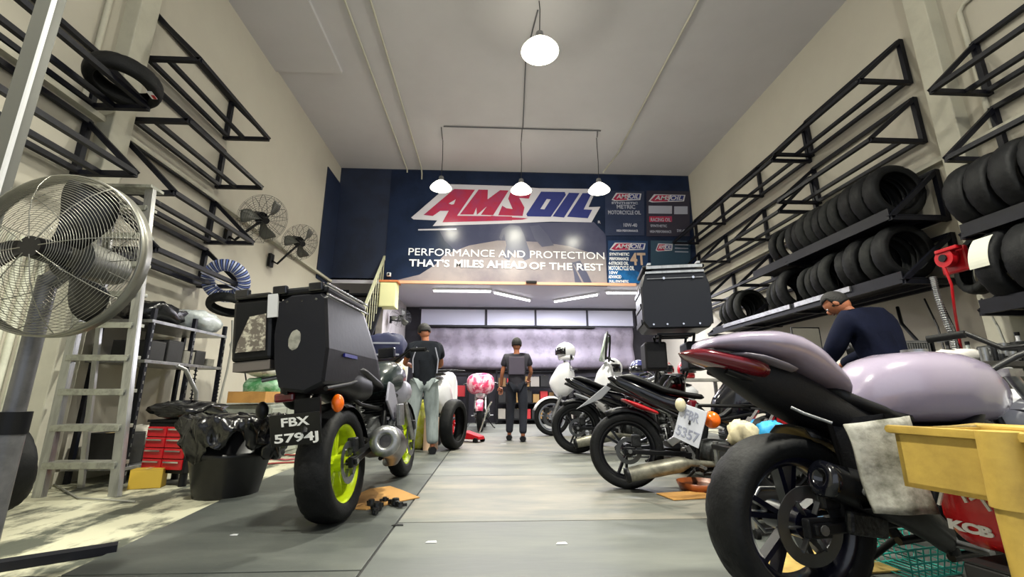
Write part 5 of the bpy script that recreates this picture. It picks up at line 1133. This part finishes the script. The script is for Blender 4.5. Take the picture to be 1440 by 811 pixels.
MB().box((0, 0, .09), (.22, .2, .18)).build('body', red_m, rb, bevel=.008); MB().box((0, 0, .195), (.23, .21, .03)).build('lid', red_m, rb, bevel=.006); MB().box((0, 0, .17), (.235, .212, .012)).build('seam', black_m, rb); MB().tube([(-.07, 0, .20), (-.05, 0, .24), (.05, 0, .24), (.07, 0, .20)], .008, 6).build('handle', black_m, rb)
crumple('cloth', (1.46, 2.62, .436), (.14, .14, .13), mat('cream rag', '#cfc4a3', .8, var=.3, vscale=9), 'cream rag heap on the low trolley, left of the blue cloth', 'cloth', 32, .3)
for i in range(5):
    a = i * .5; p = Vector((1.40 + .04 * i, 2.68 - .02 * i, .45 + .03 * (i % 3)))
    tag(MB().bar(p, p + Vector((.12, .03, .10 + .01 * i)), .022, .012).cyl(p, p + Vector((.03, 0, .02)), .02, n=10).build('spanner', chrome_m), ['leftmost', 'second', 'third', 'fourth', 'rightmost'][i] + ' of the bright hand tools sticking up from the low trolley', 'tool', 'hand tools on the low trolley')
# ---------------- workbench along the right wall
wbn = bench('workbench', (4.18, 4.6, 0), (.95, 2.9, .97), mat('dark bench top', '#3a3836', .5, var=.4, vscale=6), steel_m, 'dark workbench along the right wall below the tyre racks')
zt = .975
rd = thing('radiator', 'finned grey radiator standing on the right workbench beside the mechanic', 'radiator', (3.96, 4.0, zt), math.radians(-6))
MB().box((0, 0, .12), (.34, .03, .22)).build('core', darkeng_m, rd)
for i in range(15): MB().box((-.155 + i * .022, -.02, .12), (.010, .012, .20)).build('fin', alu_m, rd)
for z in (.012, .235): MB().box((0, 0, z), (.38, .05, .024)).build('tank', galv_m, rd, bevel=.005)
MB().box((.19, 0, .12), (.02, .05, .23)).build('end_plate', black_m, rd)
crumple('engine_parts', (3.95, 4.4, zt), (.42, .35, .30), darkeng_m, 'dark heap of oily engine parts behind the radiator', 'parts', 41, .35)
crumple('white_cloth', (4.12, 3.75, zt), (.36, .3, .13), mat('white rag', '#d6d2cc', .8, bump=.5, bscale=12), 'white rag on the workbench right of the radiator', 'cloth', 42, .3)
crumple('engine_parts', (4.35, 3.5, zt), (.34, .34, .16), engine_m, 'grey engine parts at the near end of the workbench', 'parts', 43, .35)
crumple('white_cloth', (4.3, 5.4, zt), (.5, .6, .16), MT['white rag'], 'long pale rag at the far end of the workbench', 'cloth', 44, .25)
for i, (x, y, h, m) in enumerate(((4.5, 3.35, .22, mat('yellow bottle', '#d6c420', .35)), (4.58, 3.62, .25, white_m), (4.42, 3.9, .2, mat('clear bottle', '#c9d2cf', .15, trans=.4)), (4.55, 4.2, .24, black_m), (4.5, 4.7, .2, red_m))):
    o = thing('bottle', ['yellow spray bottle at the near end of the workbench', 'white bottle beside the yellow one on the workbench', 'clear bottle on the workbench under the reel', 'black bottle at the back of the workbench', 'red bottle at the back of the workbench'][i], 'bottle', (x, y, zt), group='bottles on the workbench')
    MB().lathe([(0, 0), (.035, 0), (.038, .01), (.038, h * .7), (.015, h * .85), (.015, h), (0, h)], n=18).build('body', m, o); MB().cyl((0, 0, h), (0, 0, h + .03), .018, n=12).build('cap', black_m, o)
for i in range(6):
    p = Vector((4.0 + .09 * (i % 3), 3.3 + .12 * (i // 3), zt)); r_ = .02 + .01 * (i % 2)
    mb = MB().cyl((0, 0, 0), (0, 0, .06 + .02 * i), r_, n=10); mb.box((r_, 0, .03), (.05, .02, .03))
    tag(mb.build('small_part', galv_m if i % 2 else darkeng_m, loc=p), ['first', 'second', 'third', 'fourth', 'fifth', 'sixth'][i] + ' small metal part from the left at the near workbench end', 'part', 'small parts on the workbench')
# stool lamp pole and dark arm behind the mechanic's bench
tag(MB().tube([at(1262, 432, X=4.7), at(1268, 455, X=4.6), at(1300, 490, X=4.45), at(1312, 505, X=4.3)], .018, 8).build('lamp_arm', black_m), 'dark slanted arm on the wall above the radiator', 'arm')
sg_ = at(1135, 482, X=3.5)
pnl = thing('framed_panel', 'small grey framed panel on a stand behind the tail of the lavender bike', 'panel', (sg_.x, sg_.y, 0))
MB().box((0, 0, sg_.z), (.30, .02, .32)).build('panel', mat('dusty grey panel', '#77746b', .5), pnl); MB().tube([(-.16, 0, sg_.z - .17), (-.16, 0, sg_.z + .17), (.16, 0, sg_.z + .17), (.16, 0, sg_.z - .17)], .01, 6, closed=True).build('frame', black_m, pnl); MB().cyl((0, .02, 0), (0, .02, sg_.z - .1), .014, n=8).build('stand', black_m, pnl); MB().lathe([(0, 0), (.14, 0), (.14, .02), (0, .03)], n=20).build('foot', black_m, pnl)
# red hose reel on the pillar, hoses
rp = at(1336, 366, X=4.25)
reel = thing('hose_reel', 'red hose reel bracket on the right pillar below the tyre racks', 'reel', rp)
mb = MB(); MB().box((.05, 0, 0), (.05, .24, .24)).build('back_plate', red_m, reel, bevel=.02)
MB().cyl((.0, 0, .02), (-.06, 0, .02), .085, n=20).build('drum', red_m, reel, bevel=.006); MB().box((-.04, -.04, .09), (.07, .2, .035)).build('guard', red_m, reel, bevel=.008); MB().cyl((-.06, 0, .02), (-.075, 0, .02), .035, n=12).build('boss', black_m, reel)
MB().box((.26, 0, 0), (.40, .05, .05)).build('wall_arm', black_m, reel)
tag(MB().tube([rp + Vector((-.05, .02, -.05)), at(1338, 400, X=4.2), at(1343, 440, X=4.3), at(1350, 480, X=4.45), at(1358, 520, X=4.45)], .011, 8).build('red_hose', red_m), 'red air hose hanging from the reel on the right pillar', 'hose')
mb = MB(); pts = [at(1312, 390, X=4.2), at(1318, 415, X=4.2), at(1328, 445, X=4.22), at(1340, 475, X=4.25), at(1345, 505, X=4.28)]
mb.tube(pts, .020, 10)
for i in range(40):
    u = i / 39 * 3.999; a, b = pts[int(u)], pts[int(u) + 1]; p = a.lerp(b, u - int(u)); mb.lathe([(.020, -.006), (.029, 0), (.020, .006)], p, b - a, 10)
tag(mb.build('corrugated_hose', galv_m), 'grey corrugated hose hanging from the lower tyre rack beside the pillar', 'hose')
for i, (xa, xb, m) in enumerate(((1322, 1352, blackcable_m), (1300, 1330, blackcable_m), (1380, 1420, cable_m))):
    tag(MB().tube([at(xa, 420, X=4.6), at((xa + xb) / 2 + 4, 460, X=4.5), at(xb, 500, X=4.4)], .009, 6).build('wall_cable', m), ['black cable drooping left of the red hose', 'thin black cable drooping beside the corrugated hose', 'pale cable drooping under the near tyre rack'][i], 'cable')
# ---------------- yellow trolley, nearest right
ymat = mat('dirty yellow plastic', '#c8a850', .5, var=.7, vscale=5, color2='#8f7438', thr=(.42, .7), bump=.1, bscale=40)
La, Ra = at(1257, 603, Y=1.30), at(1406, 607, Y=1.06)
ex_ = (Ra - La); ex_.z = 0; Lx = ex_.length; ang = math.atan2(ex_.y, ex_.x); zr = La.z
tr_ = thing('yellow_trolley', 'dirty yellow plastic tool trolley at the lower right corner', 'trolley', (La.x, La.y, 0), ang)
Dp = .34
def tray(z, h, L, nm, m=ymat):
    mb = MB(); t = .012
    mb.box((L / 2, t / 2, z - h / 2), (L, t, h)).box((L / 2, Dp - t / 2, z - h / 2), (L, t, h)).box((t / 2, Dp / 2, z - h / 2), (t, Dp, h)).box((L - t / 2, Dp / 2, z - h / 2), (t, Dp, h)).box((L / 2, Dp / 2, z - h + t / 2), (L, Dp, t))
    mb.tube([(-.008, -.008, z), (L + .008, -.008, z), (L + .008, Dp + .008, z), (-.008, Dp + .008, z)], .012, 8, closed=True)
    return mb.build(nm, m, tr_)
LT = Lx + .42
tray(zr, .155, LT, 'upper_tray'); tray(.20, .09, LT, 'lower_tray')
boxthing('carton', (La.x + math.cos(ang) * .30 - math.sin(ang) * .17, La.y + math.sin(ang) * .30 + math.cos(ang) * .17, .125), (.46, .24, .17), darkbox_m, 'dark carton on the lower tray of the yellow trolley', rz=ang)
for x, y in ((Lx, -.005), (LT - .03, -.005), (Lx, Dp), (.04, Dp)):
    if x < .1: MB().cyl((x, y - .02, .08), (x, y - .02, zr - .15), .016, n=10).build('thin_post', steel_m, tr_); continue
    MB().cyl((x, y, .06), (x, y, zr - .10), .032, .040, 20).cyl((x, y, zr - .16), (x, y, zr + .012), .046, .042, 20).build('corner_post', ymat, tr_)
for x, y in ((Lx, 0), (LT - .03, 0), (Lx, Dp), (.04, Dp)): MB().cyl((x - .012, y, .035), (x + .012, y, .035), .035, n=16).build('castor', rubber_m, tr_)
for x, y in ((.3, .15), (.5, .2)): MB().cyl((x, y, zr - .14), (x + .02, y, zr - .03), .03, n=14).build('cup', black_m, tr_)
# stained grey canvas pouch hanging at the trolley's left end
P4 = [at(1186, 596, Y=1.44), at(1278, 584, Y=1.40), at(1320, 722, Y=1.36), at(1233, 722, Y=1.40)]
dv = Vector((.05, .10, 0)); 
pouch = thing('grey_pouch', 'stained grey canvas pouch hanging between the yellow trolley and the lavender bike', 'bag', P4[3])
mb = MB(); N_ = 12; V = []
for j in range(N_ + 1):
    for i in range(N_ + 1):
        u, v = i / N_, j / N_; p = P4[0].lerp(P4[1], u).lerp(P4[3].lerp(P4[2], u), v) - P4[3]
        V.append(p + Vector((0, -1, 0)) * (.012 * math.sin(u * 3.1) + .005 * math.sin(9 * u + 4 * v) + .004 * math.sin(7 * v)))
mb.add(V, [(j * (N_ + 1) + i, j * (N_ + 1) + i + 1, (j + 1) * (N_ + 1) + i + 1, (j + 1) * (N_ + 1) + i) for j in range(N_) for i in range(N_)], True)
o = mb.build('front_panel', mat('stained grey canvas', '#b3b1a8', .75, var=1, vscale=8, color2='#5d5c50', thr=(.42, .62), bump=.3, bscale=25), pouch); so = o.modifiers.new('s', 'SOLIDIFY'); so.thickness = .02; so.offset = -1
Q = [p - P4[3] + Vector((.0, .05, 0)) for p in P4]
MB().add([Q[1], Q[1] + dv, Q[2] + dv + Vector((.06, 0, .01)), Q[2], Q[0], Q[0] + dv, Q[3] + dv, Q[3]], [(0, 1, 2, 3), (4, 7, 6, 5), (1, 5, 6, 2), (3, 2, 6, 7)]).build('dark_gusset', cfrp_m, pouch)
MB().tube([Q[0] + Vector((0, 0, -.0)), Q[0] + Vector((-.07, .03, .03)), Q[0] + Vector((-.10, .05, .05))], .006, 6).build('hook_wire', galv_m, pouch)
# red bag on the lower tray
rbm = mat('glossy red packet', '#c81f22', .25, coat=.3, bump=.3, bscale=8)
u0 = at(1380, 740, Y=1.24)
rbag = thing('red_packet', 'glossy red packet with white print below the upper tray of the yellow trolley', 'bag', (u0.x + .05, u0.y, .315), ang)
b_ = crumple('packet_body', (0, 0, 0), (.22, .13, .20), rbm, None, None, 51, .06, parent=rbag, n=30, mm=18)
wp = mat('white packet print', '#eae7e4', .4)
text('KCB', .032, (-.075, -.068, .045), (1, 0, 0), (0, 0, 1), wp, rbag, bold=.002, width=.10, depth=.002)
for a, b, c, d in ((-.09, .18, -.05, .16), (-.04, .18, -.02, .12), (.0, .17, .03, .11), (-.01, .13, .03, .16), (.05, .17, .08, .13), (-.09, .10, -.07, .15)):
    MB().bar((a, -.066, b), (c, -.066, d), .007, .006, up=(0, 1, 0)).build('white_stroke', wp, rbag)
# teal basket and sticks on the floor under the lavender bike
tb = thing('wire_basket', 'teal wire basket on the floor under the lavender bike', 'basket', (at(1285, 800, Z=.01).x, at(1285, 800, Z=.01).y, .01), .2)
tm_ = mat('teal coated wire', '#1f9a8c', .4)
for k in range(5): MB().tube([(x * (.8 + .05 * k), y * (.8 + .05 * k), .004 + .028 * k) for x, y in ((-.16, -.11), (.16, -.11), (.16, .11), (-.16, .11))], .004, 6, closed=True).build('ring_wire', tm_, tb)
for k in range(9): MB().tube([(-.16 + .04 * k, -.11, .116), (-.13 + .033 * k, -.088, .004), (-.13 + .033 * k, .088, .004), (-.16 + .04 * k, .11, .116)], .003, 5).build('rib_wire', tm_, tb)
crumple('blue_cloth', (tb.location.x - .06, tb.location.y + .42, .01), (.22, .2, .12), mat('slate blue cloth', '#35506a', .8), 'slate blue cloth on the floor behind the teal basket', 'cloth', 61, .25)
# ================================================================ far centre
Kc = dict(R=.30, wb=1.30, rw=.12, rr=.21, rim=MT['black alloy rim'], engine=(.66, .34), head=(.92, .80), mirrors=False, bar=(.90, .98), lamp=(1.06, .74), lamp_m=white_m, fender_m=mat('pink red fairing', '#c9355f', .3, var=1, vscale=7, color2='#e7b4c0', thr=(.48, .54), coat=.4),
    hulls=[('front_fairing', [(.82, 1.0), (.95, 1.18), (1.1, 1.12), (1.25, .92)], [(.82, .78), (.95, .72), (1.1, .74), (1.25, .84)], [(.82, .24), (.95, .30), (1.1, .24), (1.25, .08)], MT['pink red fairing']), ('fuel_tank', [(.5, .82), (.65, .95), (.88, .92)], [(.5, .72), (.7, .70), (.88, .74)], [(.5, .1), (.7, .17), (.88, .12)], MT['pink red fairing']),
           ('seat', [(-.1, .86), (.2, .84), (.52, .80)], [(-.1, .80), (.2, .76), (.52, .72)], [(-.1, .08), (.2, .13), (.52, .12)], seat_m)], hugger=False)
kp = at(668, 612, Z=0)
moto('motorcycle', 'motorcycle with pink red fairing facing the camera at the far centre', (-.15, 10.6, .008), math.radians(-92), Kc, lean=math.radians(2))
def far_shelf(loc, L, H, n, label):
    o = thing('storage_rack', label, 'shelf', loc)
    for x in (0, L):
        for y in (0, .4): MB().box((x, y, H / 2), (.04, .04, H)).build('upright', black_m, o)
    for k in range(n): MB().box((L / 2, .2, .12 + k * (H - .15) / (n - 1)), (L, .42, .03)).build('shelf_board', black_m, o)
    return o
far_shelf((.15, 11.6, 0), 1.5, 1.35, 4, 'black storage rack against the rear wall right of the pink bike')
rr = random.Random(12); cl_ = ['brown', 'tan', 'pale', 'dark', 'red']; cm_ = [mat('dim brown carton', '#6e5230', .8), mat('tan carton', '#957545', .8), mat('pale carton', '#8f8a82', .7), darkbox_m, mat('red carton', '#a8262b', .6)]
pos_ = ['far left', 'left', 'centre left', 'centre', 'centre right', 'right', 'far right']
for k, z in enumerate((.135, .535, .935)):
    x = .19; i = 0
    while x < 1.5 and i < 7:
        w = rr.uniform(.16, .24); h = rr.uniform(.14, .30); c_ = rr.randrange(5)
        boxthing('carton', (x + w / 2, 11.8, z), (w * .94, .3, h), cm_[c_], '%s carton, %s on the %s shelf of the far storage rack' % (cl_[c_], pos_[i], ['bottom', 'second', 'third', 'top'][k]), group='cartons on the far storage rack'); x += w + .02; i += 1
far_shelf((1.75, 11.6, 0), 1.6, 1.2, 3, 'black storage rack at the rear wall behind the farthest right bike')
for k, z in enumerate((.135, .66)):
    for i in range(4):
        c_ = rr.randrange(5); h = rr.uniform(.16, .32)
        boxthing('carton', (1.97 + i * .38, 11.8, z), (.3, .3, h), cm_[c_], '%s carton, %s on the %s shelf of the rightmost far rack' % (cl_[c_], ['far left', 'centre left', 'centre right', 'far right'][i], ['bottom', 'middle', 'top'][k]), group='cartons on the rightmost far rack')
far_shelf((-1.9, 11.6, 0), 1.3, 1.25, 3, 'black storage rack at the rear wall left of the pink bike')
for k, z in enumerate((.135, .685)):
    for i in range(3):
        c_ = rr.randrange(5); h = rr.uniform(.16, .34)
        boxthing('carton', (-1.68 + i * .42, 11.8, z), (.34, .3, h), cm_[c_], '%s carton, %s on the %s shelf of the leftmost far rack' % (cl_[c_], ['left', 'middle', 'right'][i], ['bottom', 'middle', 'top'][k]), group='cartons on the leftmost far rack')
# red jack and stool beside the first mechanic
jp = at(645, 612, Z=0)
jk = thing('floor_jack', 'red floor jack on the floor right of the first mechanic', 'jack', (-.42, 7.4, 0), -.5)
MB().prism([(-.3, .05), (-.26, .14), (.05, .17), (.32, .10), (.34, .05)], (0, -.09, 0), (1, 0, 0), (0, 0, 1), (0, .18, 0)).build('frame', red_m, jk, bevel=.01)
for x, y in ((-.25, -.11), (-.25, .11), (.28, -.11), (.28, .11)): MB().cyl((x, y - .015, .04), (x, y + .015, .04), .04, n=14).build('wheel', black_m, jk)
MB().bar((.0, 0, .13), (-.22, 0, .30), .05, .04).cyl((-.22, 0, .29), (-.22, 0, .33), .05, n=14).build('lift_arm', red_m, jk); MB().tube([(.28, 0, .14), (.45, 0, .55), (.5, 0, .62)], .014, 8).build('handle', chrome_m, jk)
st_ = thing('stool', 'small red stool with blue and white seat beside the floor jack', 'stool', (-.75, 8.75, 0))
MB().cyl((0, 0, .42), (0, 0, .50), .16, n=20).build('seat', mat('blue white cushion', '#aab7d4', .6, var=1, vscale=12, color2='#3a4fa0'), st_, bevel=.015)
for k in range(4):
    a = k * math.pi / 2 + .4; MB().cyl((math.cos(a) * .12, math.sin(a) * .12, .42), (math.cos(a) * .19, math.sin(a) * .19, .0), .016, n=8).build('leg', red_m, st_)
MB().cyl((0, 0, .1), (0, 0, .40), .07, n=14).build('red_can', red_m, st_)
# standing black tyre and white scooter body behind the first mechanic
tyre(0, -.50, 6.35, .008, math.radians(72), 0, 'black tyre standing on the floor just right of the first mechanic', None, 1.05)
ws = thing('scooter', 'white scooter half hidden behind the first mechanic', 'scooter', (-.78, 6.95, .008), math.radians(88))
wheel_part(ws, (1.15, 0, .24), .24, .10, .16, pale_rim, rubber_m, 5, False, (1,), .09); wheel_part(ws, (0, 0, .24), .24, .11, .16, pale_rim, rubber_m, 5, False, None, .09)
mb = MB(); hull(mb, [(-.3, .80), (-.1, 1.0), (.1, .96), (.5, .70)], [(-.3, .6), (-.05, .40), (.3, .34), (.5, .36)], [(-.3, .06), (0, .17), (.35, .18), (.5, .12)], 16, 12); mb.build('rear_body', wm, ws)
mb = MB(); hull(mb, [(.82, .70), (.9, 1.1), (1.0, 1.12), (1.15, .8)], [(.82, .36), (.9, .35), (1.0, .42), (1.15, .6)], [(.82, .14), (.9, .18), (1.0, .17), (1.15, .06)], 16, 12); mb.build('leg_shield', wm, ws)
MB().box((.66, 0, .33), (.42, .34, .05)).build('footboard', black_m, ws, bevel=.02); MB().tube([(.9, -.3, 1.12), (.94, 0, 1.14), (.9, .3, 1.12)], .014, 8).build('handlebar', black_m, ws); MB().box((-.2, 0, 1.02), (.22, .2, .03)).build('seat', seat_m, ws, bevel=.01)
# orange and white dirt bike with navy cover left of the first mechanic
kt = dict(R=.30, wb=1.35, rw=.11, rr=.23, rim=MT['black alloy rim'], spokes=8, double=False, engine=(.68, .40), head=(.95, .98), bar=(.92, 1.22), mirrors=False, lamp=(1.08, 1.0), lamp_m=white_m, fender_m=mat('vivid orange plastic', '#e4571f', .35), tread=True,
    hulls=[('fuel_tank', [(.45, .98), (.7, 1.10), (.95, 1.08)], [(.45, .86), (.7, .80), (.95, .88)], [(.45, .08), (.7, .15), (.95, .12)], MT['vivid orange plastic']), ('seat', [(-.2, 1.04), (.2, 1.0), (.55, .98)], [(-.2, .96), (.2, .90), (.55, .86)], [(-.2, .06), (.2, .11), (.55, .11)], seat_m),
           ('number_panel', [(1.02, 1.14), (1.08, 1.26), (1.14, 1.20)], [(1.02, .86), (1.08, .80), (1.14, .9)], [(1.02, .10), (1.08, .15), (1.14, .12)], white_m), ('side_shroud', [(.55, .96), (.8, 1.04), (1.0, .98)], [(.55, .70), (.8, .62), (1.0, .80)], [(.55, .14), (.8, .22), (1.0, .16)], MT['vivid orange plastic'])])
kb = at(560, 640, Y=6.9)
moto('motorcycle', 'orange and white dirt bike behind the yellow wheeled bike, beside the first mechanic', (-2.05, 8.05, .008), math.radians(-60), kt, lean=math.radians(-3), scale=1.02)
nv = at(572, 492, Y=6.5)
crate = thing('work_stand', 'black work stand draped with navy and yellow covers left of the first mechanic', 'stand', (-1.44, 6.12, 0))
for x in (-.2, .2):
    for y in (-.2, .2): MB().box((x, y, .42), (.04, .04, .84)).build('leg', black_m, crate)
MB().box((0, 0, .85), (.46, .46, .03)).build('top', black_m, crate)
crumple('yellow_bag', (-1.42, 6.10, .866), (.48, .42, .28), mat('yellow plastic bag', '#dcae18', .4, var=.5, vscale=7, color2='#b8860f', bump=.5, bscale=9), 'yellow plastic bag on the work stand left of the first mechanic', 'bag', 71, .2)
nb = crumple('navy_cover', (-1.42, 6.12, 1.14), (.50, .42, .40), mat('navy striped cover', '#1c2146', .7, bump=.4, bscale=9), 'navy cover with pale stripes on top of the yellow bag', 'cover', 72, .12)
for z in (.10, .25): MB().box((0, -.215, z), (.42, .012, .022)).build('pale_stripe', sil_m, nb)
crumple('yellow_bag', (-.98, 6.45, .0), (.28, .30, .62), mat('lime yellow bag', '#d3d62a', .4, var=.6, vscale=7, color2='#e9e8a8', bump=.5, bscale=9), 'lime yellow bag standing on the floor beside the first mechanic', 'bag', 73, .2)
boxthing('carton', (-.80, 6.32, 0), (.18, .18, .42), mat('peach carton', '#cfae93', .7), 'tall peach carton on the floor beside the front yellow wheel')
# caged motor fan on the partition and hanging helmets
pf = at(580, 445, X=-2.3)
wf = thing('wall_fan', 'small grey fan on the partition below the mezzanine, left', 'fan', (-2.38, 10.4, 2.45), group='fans mounted on the left wall')
MB().box((0, 0, 0), (.06, .1, .16)).build('wall_plate', black_m, wf); MB().tube([(0, 0, 0), (.2, -.1, -.05), (.3, -.25, 0)], .018, 8).build('bracket_arm', black_m, wf)
fh = bpy.data.objects.new('fan_head', MB().cyl((0, 0, 0), (0, 0, -.14), .07, .05, 14).mesh('fan_head', black_m)); COL.objects.link(fh); fh.parent = wf; fh.location = (.3, -.3, 0); fh.rotation_euler = (math.radians(75), 0, math.radians(25))
guard(fh, .24, .07, 8, 12, MT['dark guard wire'], .002, .02, 'front_guard'); blades(fh, .21, 3, MT['grey fan blade'], 1.1, .8)
# bits on the aisle floor
for i, (x, y, s) in enumerate(((708, 624, .05), (607, 762, .03), (560, 738, .035), (330, 752, .02), (790, 764, .03))):
    p = at(x, y, Z=.009); tag(MB().prism([(-s, -s * .4), (s * .9, -s * .5), (s * .7, s * .5), (-s * .6, s * .4)], (0, 0, 0), (1, 0, 0), (0, 1, 0), (0, 0, .003)).build('paper_scrap', white_m if i != 2 else black_m, loc=p), ['white scrap on the aisle floor near the walking person', 'white scrap on the front floor sheet', 'dark scrap on the floor in front of the cardboard', 'tiny white scrap on the dark floor sheet at the left', 'white scrap at the middle of the front floor'][i], 'scrap', 'scraps on the floor')
